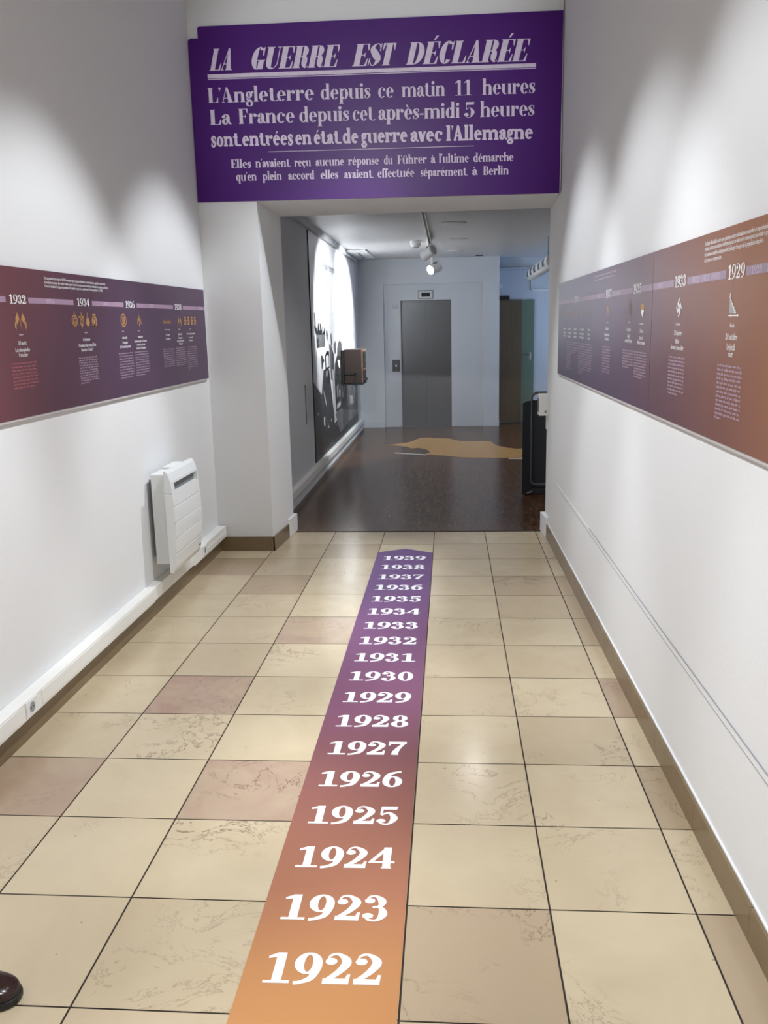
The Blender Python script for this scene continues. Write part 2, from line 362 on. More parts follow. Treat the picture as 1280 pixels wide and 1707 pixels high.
b = MB(); b.box(FL, -1.05, YE-.018, YE, 0, .10); struct(b.build('baseboard_far_left', M_far, bevel=.004))
b = MB(); b.box(.53, .785, YE-.018, YE, 0, .10); struct(b.build('baseboard_far_right', M_far, bevel=.004))
b = MB(); b.box(FL, -1.405, 6.62, YE-.02, 0, .07); b.box(FL, -1.395, 6.62, YE-.02, 0, .022); struct(b.build('baseboard_hall_left', M_far))

# ------------------------------------------------------------------ lettering: a drawn slab/fat-face alphabet made of filled strokes
def ctm(pts, n=7):
    o = []; P = [pts[0]]+list(pts)+[pts[-1]]
    for i in range(1, len(P)-2):
        a, b_, c, d = P[i-1:i+3]
        for k in range(n):
            u = k/n
            o.append(tuple(.5*(2*b_[j]+(c[j]-a[j])*u+(2*a[j]-5*b_[j]+4*c[j]-d[j])*u*u+(3*b_[j]-a[j]-3*c[j]+d[j])*u**3) for j in range(3)))
    o.append(tuple(pts[-1])); return o
class G:
    def __init__(s): s.q = []
    def r(s, x0, y0, x1, y1): s.q.append([(x0, y0), (x1, y0), (x1, y1), (x0, y1)]); return s
    def p(s, *pts): s.q.append(list(pts)); return s
    def a(s, cx, cy, rx, ry, a0, a1, sx, ty, n=18):
        k = max(4, int(n*abs(a1-a0)/360*1.4)); ps = []
        for i in range(k+1):
            an = math.radians(a0+(a1-a0)*i/k); c, d = math.cos(an), math.sin(an)
            ps.append(((cx+rx*c, cy+ry*d), (cx+(rx-sx)*c, cy+(ry-ty)*d)))
        for u, v in zip(ps[:-1], ps[1:]): s.q.append([u[0], v[0], v[1], u[1]])
        return s
    def st(s, pts, n=7, smooth=True):
        pp = ctm(pts, n) if smooth and len(pts) > 2 else pts
        L = []
        for i, (x, y, w_) in enumerate(pp):
            x0, y0, _ = pp[max(i-1, 0)]; x1, y1, _ = pp[min(i+1, len(pp)-1)]
            dx, dy = x1-x0, y1-y0; l = math.hypot(dx, dy) or 1
            L.append(((x-dy/l*w_/2, y+dx/l*w_/2), (x+dy/l*w_/2, y-dx/l*w_/2)))
        for u, v in zip(L[:-1], L[1:]): s.q.append([u[0], u[1], v[1], v[0]])
        return s
    def d(s, cx, cy, r, ry=None):
        ry = ry or r; s.q.append([(cx+r*math.cos(2*PI*i/14), cy+ry*math.sin(2*PI*i/14)) for i in range(14)]); return s
    def mv(s, f): s.q = [[f(*p) for p in q] for q in s.q]; return s
ACC = {'é': ('e', 1), 'è': ('e', 2), 'ê': ('e', 3), 'à': ('a', 2), 'â': ('a', 3), 'ü': ('u', 4), 'ç': ('c', 5), 'É': ('E', 1), 'î': ('i', 3), 'ô': ('o', 3), 'û': ('u', 3), 'ï': ('i', 4)}
def glyph(ch, S, T, K=None):
    """returns (G, advance); cap height 1, S stem, T hairline, K serif thickness"""
    K = T if K is None else K
    X = .68; e = .055; s = S*.86
    g = G()
    if ch in ACC:
        base, k = ACC[ch]; g, adv = glyph(base, S, T, K); top = 1.0 if base.isupper() else X; c = adv/2-.02
        if k == 1: g.p((c-.04, top+.07), (c+.03, top+.07), (c+.17, top+.26), (c+.04, top+.26))
        if k == 2: g.p((c-.03, top+.07), (c+.04, top+.07), (c-.04, top+.26), (c-.17, top+.26))
        if k == 3: g.p((c-.16, top+.07), (c-.10, top+.07), (c, top+.17), (c, top+.26)).p((c+.16, top+.07), (c, top+.26), (c, top+.17), (c+.10, top+.07))
        if k == 4: g.d(c-.13, top+.17, .08).d(c+.13, top+.17, .08)
        if k == 5: g.st([(c, .02, .05), (c+.1, -.12, .08), (c-.08, -.2, .05)])
        return g, adv
    def foot(x, y=0, w_=s): g.r(x-e, y, x+w_+e, y+K)
    def head(x, y=X): g.r(x-e, y-K, x+.02, y)
    if ch == ' ': return g, .30
    if ch in 'il':
        h = X if ch == 'i' else 1.05
        g.r(e, 0, e+s, h); foot(e); head(e, h)
        if ch == 'i': g.d(e+s/2, X+.2, max(.085, s*.55))
        return g, 2*e+s+.03
    if ch == 'j':
        g.r(e, -.1, e+s, X); head(e); g.d(e+s/2, X+.2, .09); g.a(e+s-.2, -.1, .2, .2, 0, -100, s, T); return g, 2*e+s+.03
    if ch in 'nhmru':
        if ch == 'u':
            w_ = .24; x1 = e+s+w_
            g.r(e, .22, e+s, X); head(e); g.a(e+(w_+s)/2+.0, .26, (w_+s)/2+.0, .27, 180, 300, s*.98, T*1.3); g.r(x1, 0, x1+s, X); head(x1); g.r(x1+s-.02, 0, x1+s+e, K)
            return g, x1+s+e+.03
        h = 1.05 if ch == 'h' else X
        g.r(e, 0, e+s, h); foot(e); head(e, h)
        if ch == 'r':
            g.a(e+s+.17, X-.2, .17, .2, 180, 60, T*1.3, T*1.2); g.d(e+s+.2, X-.13, max(.1, s*.55)); return g, e+s+.33
        n_ = 2 if ch == 'm' else 1; x = e
        for i in range(n_):
            x1 = x+s+.22; rx = (x1+s-x-s*.5)/2
            g.a(x1+s-rx, X-.24, rx, .25, 0, 150, s, T*1.4); g.r(x1, 0, x1+s, X-.23); foot(x1); x = x1
        return g, x+s+e+.03
    if ch in 'oec':
        rx, ry = .29, X/2+.012; cx = rx+.02; cy = X/2
        if ch == 'o': g.a(cx, cy, rx, ry, 0, 360, s, T)
        if ch == 'e': g.a(cx, cy, rx, ry, 2, 318, s, T); g.r(cx-rx+s*.6, cy-.01, cx+rx-.01, cy-.01+T*1.1)
        if ch == 'c': g.a(cx, cy, rx, ry, 62, 318, s, T); g.d(cx+rx*.62, cy+ry*.52, max(.095, s*.5))
        return g, 2*rx+.05
    if ch in 'dbpq':
        rx, ry = .27, X/2+.01; cy = X/2
        if ch in 'dq':
            cx = rx+.02; x1 = cx+.13; g.a(cx, cy, rx, ry, 40, 320, s, T*1.2)
            g.r(x1, 0 if ch == 'd' else -.3, x1+s, 1.05 if ch == 'd' else X)
            if ch == 'd': g.r(x1-e, 1.05-K, x1, 1.05); g.r(x1+s-.01, 0, x1+s+e, K)
            else: foot(x1, -.3)
        else:
            x1 = e; cx = x1+s+.13; g.a(cx, cy, rx, ry, -140, 140, s, T*1.2); g.r(x1, 0 if ch == 'b' else -.3, x1+s, 1.05 if ch == 'b' else X)
            head(x1, 1.05 if ch == 'b' else X)
            if ch == 'p': foot(x1, -.3)
            return g, cx+rx+.03
        return g, x1+s+e+.03
    if ch == 'a':
        x1 = .28
        g.r(x1, .12, x1+s, X-.18); g.a(x1+s-.21, X-.2, .21, .21, 0, 140, s*.9, T*1.3); g.d(.13, X-.17, max(.09, s*.5))
        g.a(.22, .19, .205, .2, 50, 330, s*.9, T*1.2); g.r(.24, .36, x1+.02, .36+T*1.1); g.a(x1+s+.1, .13, .1+s*.5, .13, 180, 270, s*.8, T*1.3); g.r(x1+s*.9, 0, x1+s+e, K)
        return g, x1+s+e+.04
    if ch == 's':
        g.st([(.40, .52, T), (.34, .63, T*1.2), (.22, .655, T*1.4), (.10, .55, s*.7), (.22, .36, s*1.05), (.37, .20, s*.8), (.26, .03, T*1.4), (.13, .04, T*1.2), (.06, .18, T)])
        g.p((.36, .44), (.42, .44), (.42, X), (.385, X)).p((.03, 0), (.065, 0), (.09, .24), (.03, .24)); return g, .47
    if ch in 'tf':
        if ch == 't':
            g.r(.10, .14, .10+s, X+.18); g.r(0, X-K, .36, X); g.a(.10+s+.13, .15, .13+s, .16, 180, 320, s, T*1.3); return g, .12+s+.2
        g.r(.08, 0, .08+s, .85); g.r(0, X-K, .32, X); g.r(.08-e, 0, .08+s+e, K); g.a(.08+.20, .83, .20, .23, 180, 40, s, T*1.3); g.d(.38, .93, max(.085, s*.45)); return g, .42
    if ch in 'vyw':
        def V(x): g.st([(x+.10, X, s*1.1), (x+.29, 0, s*1.1)], smooth=False); g.st([(x+.29, .0, T*1.2), (x+.47, X, T*1.2)], smooth=False); g.r(x, X-K, x+.24, X); g.r(x+.38, X-K, x+.56, X)
        V(0)
        if ch == 'w': V(.36); return g, .93
        if ch == 'y': g.st([(.29, .02, T*1.3), (.22, -.2, T*1.4), (.10, -.26, T*1.3)]); g.d(.09, -.2, .09)
        return g, .56
    if ch == 'x': g.st([(.08, X, s*1.1), (.42, 0, s*1.1)], smooth=False); g.st([(.10, 0, T*1.2), (.42, X, T*1.2)], smooth=False); [g.r(a_, y_, a_+.2, y_+K) for a_ in (0, .32) for y_ in (0, X-K)]; return g, .54
    if ch == 'z': g.r(.03, X-K*1.2, .42, X); g.r(.03, 0, .42, K*1.2); g.st([(.36, X-.02, s*.9), (.09, .02, s*.9)], smooth=False); return g, .46
    if ch == 'k': g.r(e, 0, e+s, 1.05); foot(e); head(e, 1.05); g.st([(e+s, .3, T*1.2), (e+s+.25, X-.03, T*1.2)], smooth=False); g.st([(e+s+.1, .4, s), (e+s+.27, .02, s)], smooth=False); g.r(e+s+.12, 0, e+s+.4, K); return g, e+s+.42
    if ch == 'g':
        g.a(.23, X-.22, .21, .23, 0, 360, s*.8, T*1.1); g.a(.24, -.12, .24, .19, 0, 360, s*.75, T*1.4); g.st([(.1, X-.40, T*1.3), (.08, .16, .07), (.26, .09, s*.6), (.40, .04, s*.5)]); g.d(.45, X-.06, .075); g.st([(.34, X-.08, T), (.45, X-.03, T)], smooth=False)
        return g, .52
    if ch in "'’": g.d(.09, .94, .075); g.st([(.13, .95, .08), (.05, .72, .02)], smooth=False); return g, .2
    if ch == '-': g.r(.03, .26, .30, .26+max(.1, T)); return g, .33
    if ch == '.': g.d(.1, .08, .085); return g, .2
    if ch == ',': g.d(.1, .08, .085); g.st([(.15, .06, .08), (.06, -.16, .02)], smooth=False); return g, .22
    if ch == ':': g.d(.1, .08, .085).d(.1, .52, .085); return g, .2
    if ch == '?': g.a(.2, .75, .2, .25, 170, -60, S*.8, T); g.r(.17, .25, .24, .55); g.d(.2, .08, .085); return g, .46
    # capitals ---------------------------------------------------------------
    def cf(x, w_=S): g.r(x-e, 0, x+w_+e, K)
    def ct(x, w_=S): g.r(x-e, 1-K, x+w_+e, 1)
    def tri(x, y, h): g.p((x, y), (x, y+h), (x-.09, y) if h > 0 else (x-.09, y))
    if ch in 'LEF':
        g.r(e, 0, e+S, 1); cf(e); ct(e); W_ = e+S+.36
        if ch in 'LE': g.r(e, 0, W_, K); g.p((W_-.13, K*.5), (W_, K*.5), (W_, .34), (W_-.03, .34))
        if ch in 'EF': g.r(e, 1-K, W_-.02, 1); g.p((W_-.15, 1-K*.5), (W_-.05, .70), (W_-.02, .70), (W_-.02, 1-K*.5)); g.r(e+S, .5-K*.5, e+S+.16, .5+K*.5); g.p((e+S+.13, .5-.02), (e+S+.2, .36), (e+S+.2, .64), (e+S+.13, .52))
        return g, W_+.04
    if ch == 'A': g.st([(.06, 0, T*1.3), (.33, 1, T*1.3)], smooth=False); g.p((.28, 1), (.40, 1), (.70, 0), (.70-S*1.15, 0)); g.r(.14, .27, .56, .27+K); g.r(0, 0, .2, K); g.r(.70-S-.1, 0, .78, K); return g, .79
    if ch == 'T': W_ = .66; g.r(W_/2-S/2, 0, W_/2+S/2, 1); cf(W_/2-S/2); g.r(.02, 1-K, W_-.02, 1); g.p((.02, 1-K*.5), (.02, .68), (.05, .68), (.15, 1-K*.5)); g.p((W_-.02, 1-K*.5), (W_-.15, 1-K*.5), (W_-.05, .68), (W_-.02, .68)); return g, W_+.02
    if ch in 'CG':
        g.a(.38, .5, .36, .515, 48, 318 if ch == 'C' else 305, S, T*1.2); g.p((.60, .62), (.66, .62), (.66, 1.0), (.63, 1.0), (.56, .88))
        if ch == 'G': g.r(.70-S, 0, .70, .42); g.r(.70-S-e, .42-K, .75, .42); return g, .78
        return g, .72
    if ch in 'OQ':
        g.a(.40, .5, .38, .515, 0, 360, S, T)
        if ch == 'Q': g.st([(.35, .1, T*2), (.5, -.08, S*.6), (.7, -.12, T)])
        return g, .82
    if ch == 'D': g.r(e, 0, e+S, 1); g.r(0, 0, e+S+.05, K); g.r(0, 1-K, e+S+.05, 1); g.a(e+S+.04, .5, .44, .5, -90, 90, S, K); return g, e+S+.52
    if ch in 'BPR':
        g.r(e, 0, e+S, 1); g.r(0, 0, e+S+e, K); g.r(0, 1-K, e+S+.12, 1); g.a(e+S+.10, .745, .27, .255, -90, 90, S*.95, K); g.r(e+S, .49, e+S+.11, .49+K)
        if ch == 'B': g.a(e+S+.11, .26, .30, .26, -90, 90, S, K); g.r(e+S, 0, e+S+.12, K); return g, e+S+.44
        if ch == 'R': g.st([(e+S+.09, .5, T*1.4), (e+S+.22, .42, S*.9), (e+S+.25, .18, S*.9), (e+S+.33, .02, T*1.6), (e+S+.45, .08, T)]); return g, e+S+.48
        return g, e+S+.42
    if ch == 'U': x1 = e+S+.30; g.r(e, .3, e+S, 1); ct(e); g.r(x1, .3, x1+T*1.3, 1); g.r(x1-.09, 1-K, x1+.11, 1); g.a((e+x1+T*1.3)/2, .31, (x1+T*1.3-e)/2, .32, 180, 300, S, T*1.3); g.a((e+x1+T*1.3)/2, .31, (x1+T*1.3-e)/2, .32, 300, 360, T*1.3, T*1.3); return g, x1+.14
    if ch == 'S': g.st([(.52, .76, T), (.44, .95, T*1.4), (.28, .97, T*1.5), (.12, .78, S*.75), (.28, .54, S*1.05), (.48, .28, S*.9), (.32, .03, T*1.5), (.17, .05, T*1.4), (.07, .26, T)]); g.p((.49, .66), (.55, .66), (.55, 1), (.52, 1)).p((.03, 0), (.06, 0), (.09, .34), (.03, .34)); return g, .61
    if ch in 'IHN':
        g.r(e, 0, e+S, 1); cf(e); ct(e)
        if ch == 'I': return g, S+2*e+.03
        x1 = e+S+.26
        if ch == 'H': g.r(x1, 0, x1+S, 1); cf(x1); ct(x1); g.r(e, .49, x1+.1, .49+K); return g, x1+S+e+.03
        g.p((e, 1), (e+S*.9, 1), (x1+S*.6, 0), (x1, 0)); g.r(x1+S*.4, 0, x1+S*.4+T*1.5, 1); g.r(x1+S*.4-.1, 1-K, x1+S*.4+.14, 1); return g, x1+S+e
    if ch == 'M': g.r(e, 0, e+T*1.6, 1); g.r(0, 0, .16, K); g.r(0, 1-K, e+S, 1); g.p((e, 1), (e+S, 1), (.42, .05), (.36, .05)); g.st([(.39, .03, T*1.5), (.62, 1, T*1.5)], smooth=False); g.r(.62, 0, .62+S, 1); cf(.62); g.r(.6, 1-K, .62+S+e, 1); return g, .62+S+e+.03
    if ch == 'V': g.st([(.12, 1, S), (.36, 0, S)], smooth=False); g.st([(.36, 0, T*1.4), (.6, 1, T*1.4)], smooth=False); g.r(0, 1-K, .28, 1); g.r(.48, 1-K, .7, 1); return g, .7
    # figures ------------------------------------------------------------------
    if ch == '0': g.a(.36, .5, .34, .515, 0, 360, S, max(T, .05)); return g, .74
    if ch == '1': g.r(.27, 0, .27+S, 1); g.r(.07, 0, .47+S, K*1.05); g.p((.07, .80), (.07, .80+K), (.30, 1.0), (.27+S*.5, 1.0), (.30, .84)); return g, .49+S
    if ch == '2': g.d(.17, .73, S*.54+.02, .115); g.st([(.075, .76, .03), (.14, .93, T), (.34, .965, T*1.25), (.36+.32-S*.55, .72, S), (.40, .40, S*.75), (.13, .13, T*1.6)]); g.r(.03, 0, .66, K*1.45+.05); g.p((.54, K), (.66, K), (.68, .31), (.60, .31)); return g, .74
    if ch == '3': g.d(.16, .79, S*.52+.02, .105); g.d(.15, .19, S*.54+.02, .11); g.st([(.07, .82, .03), (.15, .95, T), (.33, .97, T*1.25), (.33+.28-S*.5, .77, S*.95), (.44, .57, T*1.6), (.25, .53, T)]); g.st([(.27, .54, T), (.46, .52, T*1.6), (.66-S*.5, .26, S), (.40, .03, T*1.25), (.18, .035, T), (.06, .17, .03)]); return g, .73
    if ch == '4': g.r(.41, 0, .41+S, 1); g.st([(.50, .95, T*1.6), (.06, .29, T*1.6)], smooth=False); g.r(0, .24, .76, .24+max(K, .04)); g.r(.41-e*.6, 0, .41+S+e*.6, K*.5); return g, .78
    if ch == '5': g.p((.12, 1), (.12, .82), (.62, .82), (.66, 1)); g.st([(.155, .95, T*1.1), (.14, .52, T*1.1)], smooth=False); g.d(.15, .19, S*.54+.02, .11); g.st([(.14, .50, T), (.26, .60, T*1.2), (.42, .61, T*1.6), (.67-S*.5, .33, S), (.40, .03, T*1.25), (.18, .035, T), (.06, .17, .03)]); return g, .73
    if ch in '69':
        g.a(.36, .655, .34, .36, 0, 360, S, max(T, .04)); g.st([(.70-S*.5, .66, S), (.69-S*.5, .48, S*.98), (.48, .18, S*.72), (.24, .04, T*1.5), (.08, .01, T*1.5)])
        if ch == '6': g.mv(lambda x, y: (.72-x, 1-y))
        return g, .74
    if ch == '7': g.r(.04, 1-.13-K*.5, .70, 1); g.p((.04, .70), (.10, .70), (.16, .9), (.04, .9)); g.st([(.64, .93, T*1.6), (.44, .55, S*.7), (.32, .22, S), (.30, 0, S*1.05)]); return g, .72
    if ch == '8': g.a(.36, .745, .29, .27, 0, 360, S*.92, max(T, .04)); g.a(.36, .265, .34, .28, 0, 360, S, max(T, .04)); return g, .74
    g.r(.05, 0, .35, X); return g, .42
GC = {}
def outline_union(ch, S, T, K):
    """the strokes of one letter merged into one flat triangulated shape"""
    key = (ch, S, T, K)
    if key in GC: return GC[key]
    g_, adv = glyph(ch, S, T, K); vs = []; fs = []
    for q in g_.q:
        ar = sum(q[i][0]*q[(i+1) % len(q)][1]-q[(i+1) % len(q)][0]*q[i][1] for i in range(len(q)))
        if abs(ar) < 1e-7: continue
        if ar < 0: q = q[::-1]
        for i in range(1, len(q)-1):
            t3 = [q[0], q[i], q[i+1]]; a3 = (t3[1][0]-t3[0][0])*(t3[2][1]-t3[0][1])-(t3[2][0]-t3[0][0])*(t3[1][1]-t3[0][1])
            if abs(a3) < 1e-7: continue
            if a3 < 0: t3 = t3[::-1]
            fs.append([len(vs), len(vs)+1, len(vs)+2]); vs += [Vector(p) for p in t3]
    tri = []
    if fs:
        V_, _, F_, _, _, oF = delaunay_2d_cdt(vs, [], fs, 0, 1e-5)
        for f_, o_ in zip(F_, oF):
            if len(o_): tri.append([(V_[i].x, V_[i].y) for i in f_])
    GC[key] = (tri, adv); return GC[key]
def line(txt, S, T, K=None, track=0.0):
    """-> list of polygons and total width, cap height 1"""
    out = []; x = 0
    for ch in txt:
        tri, adv = outline_union(ch, S, T, K)
        out += [[(px+x, py) for px, py in q] for q in tri]; x += adv+track
    return out, x-track
class Face:      # a flat printed surface: o + u*U + v*V
    def __init__(s, o, U, V): s.o = Vector(o); s.U = Vector(U); s.V = Vector(V)
    def at(s, u, v): return s.o+s.U*u+s.V*v
def put(mb, face, polys, w_, u0, u1, v0, v1, h, slant=0):
    k = (u1-u0)/w_
    for q in polys:
        pts = []
        for x, y in q:
            u = u0+(x+slant*(y-.45)*h/abs(k) if slant else x)*k
            v = v0+(v1-v0)*(x/w_)+y*h; pts.append(face.at(u, v))
        mb.poly(pts)
def text(name, parent, face, txt, u0, u1, v, h, mt, S=.2, T=.05, K=None, v1=None, slant=0):
    polys, w_ = line(txt, S, T, K); mb = MB(); put(mb, face, polys, w_, u0, u1, v, v if v1 is None else v1, h, slant)
    return mb.build(name, mt, parent)
def quadf(mb, face, u0, v0, u1, v1, du=0): mb.poly([face.at(u0, v0), face.at(u1, v0+du), face.at(u1, v1+du), face.at(u0, v1)])

# ------------------------------------------------------------------ floor strip with the years
st = MB(); sx0, sx1 = -0.5205, -0.1295
st.poly([(sx0, .2, .0012), (sx1, .2, .0012), (sx1, 5.935, .0012), (-.327, 6.055, .0012), (sx0, 5.95, .0012)])
strip = tag(st.build('floor_sticker', M_strip), 'long orange to purple floor strip ending in an arrow tip, white years printed along it', 'floor sticker')
ff = Face((0, 0, .0019), (1, 0, 0), (0, 1, 0))
for yr in range(1922, 1940):
    y0 = 1.795+.2318*(yr-1922)
    kk = max(0, min(1, (1932-yr)/10))
    text('year_number', strip, ff, str(yr), -.473, -.171, y0, .105, M_print, .235, .075, .085, v1=y0+.006*kk)

# ------------------------------------------------------------------ purple banner over the opening
bt = MB(); yb = 6.008
def arc2(cx, cz, r, a0, a1, n=6): return [(cx+r*math.cos(math.radians(a0+(a1-a0)*i/n)), cz+r*math.sin(math.radians(a0+(a1-a0)*i/n))) for i in range(n+1)]
out = [(-1.682, 2.418), (.718, 2.40), (.722, 3.485)] + arc2(-1.60, 3.480, .016, 90, 180)+[(-1.616, 3.427)] + arc2(-1.663, 3.408, .019, 90, 180)
bt.prism([(x, 6.019, z) for x, z in out], (0, yb-6.019, 0))
banner = tag(bt.build('wall_banner', M_banner, org=(-.48, 6.019, 2.4)), 'large purple banner with white French war declaration headline above the opening', 'banner')
bf = Face((0, yb-.0009, 0), (1, 0, 0), (0, 0, 1))
def bline(name, words, xs, za, zb, xa, xb_, h, S, T, K=None, slant=0, mt=M_bprint):
    for wd, (u0, u1) in zip(words, xs):
        mb = MB(); polys, w_ = line(wd, S, T, K); f = lambda u: za+(zb-za)*(u-xa)/(xb_-xa)
        put(mb, bf, polys, w_, u0, u1, f(u0), f(u1), h, slant)
        mb.build(name, mt, banner)
bline('headline_word', ['LA', 'GUERRE', 'EST', 'DÉCLARÉE'], [(-1.535, -1.385), (-1.27, -0.70), (-0.60, -0.34), (-0.255, 0.51)], 3.23, 3.201, -1.54, .536, .130, .30, .035, slant=.26)
bline('text_word', ['L’Angleterre', 'depuis', 'ce', 'matin', '11', 'heures'], [(-1.571, -0.867), (-0.827, -0.499), (-0.453, -0.349), (-0.299, -0.018), (0.04, 0.155), (0.218, 0.554)], 3.035, 3.010, -1.554, .538, .092, .235, .032)
bline('text_word', ['La', 'France', 'depuis', 'cet', 'après-midi', '5', 'heures'], [(-1.567, -1.424), (-1.374, -1.001), (-0.973, -0.643), (-0.622, -0.481), (-0.454, 0.077), (0.101, 0.174), (0.204, 0.552)], 2.901, 2.877, -1.563, .54, .092, .235, .032)
bline('text_word', ['sont', 'entrées', 'en', 'état', 'de', 'guerre', 'avec', 'l’Allemagne'], [(-1.569, -1.374), (-1.359, -1.018), (-1.005, -0.896), (-0.882, -0.708), (-0.692, -0.586), (-0.569, -0.265), (-0.247, -0.036), (-0.014, 0.544)], 2.765, 2.737, -1.572, .542, .092, .27, .11, .12, mt=M_bprint2)
bline('text_word', ['Elles', 'n’avaient', 'reçu', 'aucune', 'réponse', 'du', 'Führer', 'à', 'l’ultime', 'démarche'], [(-1.442, -1.306), (-1.277, -1.046), (-1.017, -0.906), (-0.875, -0.686), (-0.659, -0.455), (-0.424, -0.365), (-0.334, -0.142), (-0.116, -0.085), (-0.063, 0.132), (0.16, 0.42)], 2.627, 2.607, -1.434, .414, .054, .25, .05, mt=M_bprint2)
bline('text_word', ['qu’en', 'plein', 'accord', 'elles', 'avaient', 'effectuée', 'séparément', 'à', 'Berlin'], [(-1.413, -1.273), (-1.233, -1.104), (-1.062, -0.886), (-0.845, -0.727), (-0.688, -0.501), (-0.467, -0.224), (-0.185, 0.118), (0.153, 0.188), (0.225, 0.391)], 2.546, 2.526, -1.407, .385, .054, .25, .05, mt=M_bprint2)
mb = MB(); mb.poly([bf.at(-1.565, 3.184), bf.at(.556, 3.164), bf.at(.556, 3.187), bf.at(-1.565, 3.208)]); mb.poly([bf.at(-1.565, 3.175), bf.at(.556, 3.155), bf.at(.556, 3.160), bf.at(-1.565, 3.180)])
mb.build('headline_rule', M_bprint, banner)
mb = MB(); mb.poly([bf.at(-1.185, 2.7185), bf.at(.164, 2.7065), bf.at(.164, 2.710), bf.at(-1.185, 2.722)]); mb.build('divider_rule', M_bprint, banner)

# ------------------------------------------------------------------ timeline panels
def greek(mb, face, u0, u1, v, h, rng, sl=0):
    """one line of print too small to read: words as short ticks"""
    sg = 1 if u1 > u0 else -1; L = abs(u1-u0); x = 0
    while x < L-.004:
        wl = min(rng.uniform(.010, .034), L-x); n = max(2, int(wl/.0038))
        for i in range(n):
            a = x+wl*i/n; hh = h*rng.choice((.66, .66, .66, .7, 1.0)); lo = -h*.25 if rng.random() < .1 else 0
            quadf(mb, face, u0+sg*a, v+lo+sl*sg*a, u0+sg*(a+wl/n*.62), v+hh+sl*sg*a)
        quadf(mb, face, u0+sg*x, v+h*.30, u0+sg*(x+wl), v+h*.42, 0)
        x += wl+.006
def para(parent, face, u0, u1, vt, vb, n, last, mt, seed, name='small_print'):
    rng = random.Random(seed); mb = MB(); dv = (vt-vb)/max(n-1, 1)
    for i in range(n):
        ue = u1 if i < n-1 else u0+(u1-u0)*last
        greek(mb, face, u0, ue, vt-dv*i-.004, min(.0075, dv*.66), rng)
    return mb.build(name, mt, parent)
SER = dict(S=.19, T=.07)
# left
LX = -1.668
pl = MB(); ya, ye = 1.2, 5.925
KL = 1.0048; ye *= KL
pl.prism([(LX-.014, ya, 1.238), (LX-.014, ye, 1.2535), (LX-.014, ye, 1.8445), (LX-.014, ya, 1.800)], (.014, 0, 0))
panL = tag(pl.build('timeline_panel', M_panL, org=(LX-.022, 3.5, 1.24)), 'dark plum timeline panel with years 1932 to 1938 on the left wall above the heater', 'wall panel')
mb = MB(); mb.prism([(LX-.014, ya, 1.2285), (LX-.002, ya, 1.2285), (LX-.002, ye, 1.2440), (LX-.014, ye, 1.2440)], (0, 0, .0092)); mb.build('bottom_edge', M_edge, panL)
class TFace(Face):
    def __init__(s, o, U, V, ref, sl): super().__init__(o, U, V); s.ref = ref; s.sl = sl
    def at(s, u, v): return s.o+s.U*u*KL+s.V*(CAMZ+(v+s.sl*(u-s.ref)-CAMZ)*KL)
lf = TFace((LX+.0009, 0, 0), (0, 1, 0), (0, 0, 1), 3.2, .0095)
lb = TFace((LX+.0005, 0, 0), (0, 1, 0), (0, 0, 1), 3.2, .0095)
mb = MB()
for a, c in ((2.72, 3.222), (3.401, 3.822), (4.026, 4.425), (4.615, 5.235), (5.432, 5.922)): quadf(mb, lb, a, 1.6835, c, 1.7055)
mb.build('year_bar', M_bar, panL)
for yr, a, c in ((1932, 3.247, 3.383), (1934, 3.858, 3.996), (1936, 4.450, 4.583), (1938, 5.266, 5.404)):
    text('year_number', panL, lf, str(yr), a, c, 1.6805, .034, M_print, .20, .06, .06)
for yr, a, c in ((1933, 3.556, 3.634), (1935, 4.147, 4.226), (1937, 4.815, 4.890), (1939, 5.779, 5.855)):
    text('faint_year', panL, lf, str(yr), a, c, 1.6875, .016, M_faint, .2, .07, .06)
for tx, a, c, v in (('Dès sa prise de pouvoir en 1932, le nazisme, qui conjugue fascisme et antisémitisme, appelle ouvertement', 3.557, 4.206, 1.783),
                  ('à la remise en cause des traités d’après-guerre. En France, la crise économique radicalise les positions politiques.', 3.557, 4.240, 1.7665),
                  ('Face à la montée des ligues fascisantes, les partis de gauche constituent le Front populaire en 1936.', 3.557, 4.167, 1.751)):
    text('intro_text', panL, lf, tx, a, c, v, .0105, M_print, .15, .09)
def cap(panel, face, rows, mt=M_print):
    for tx, a, c, v, h in rows: text('caption', panel, face, tx, a, c, v, h, mt, .17, .085)
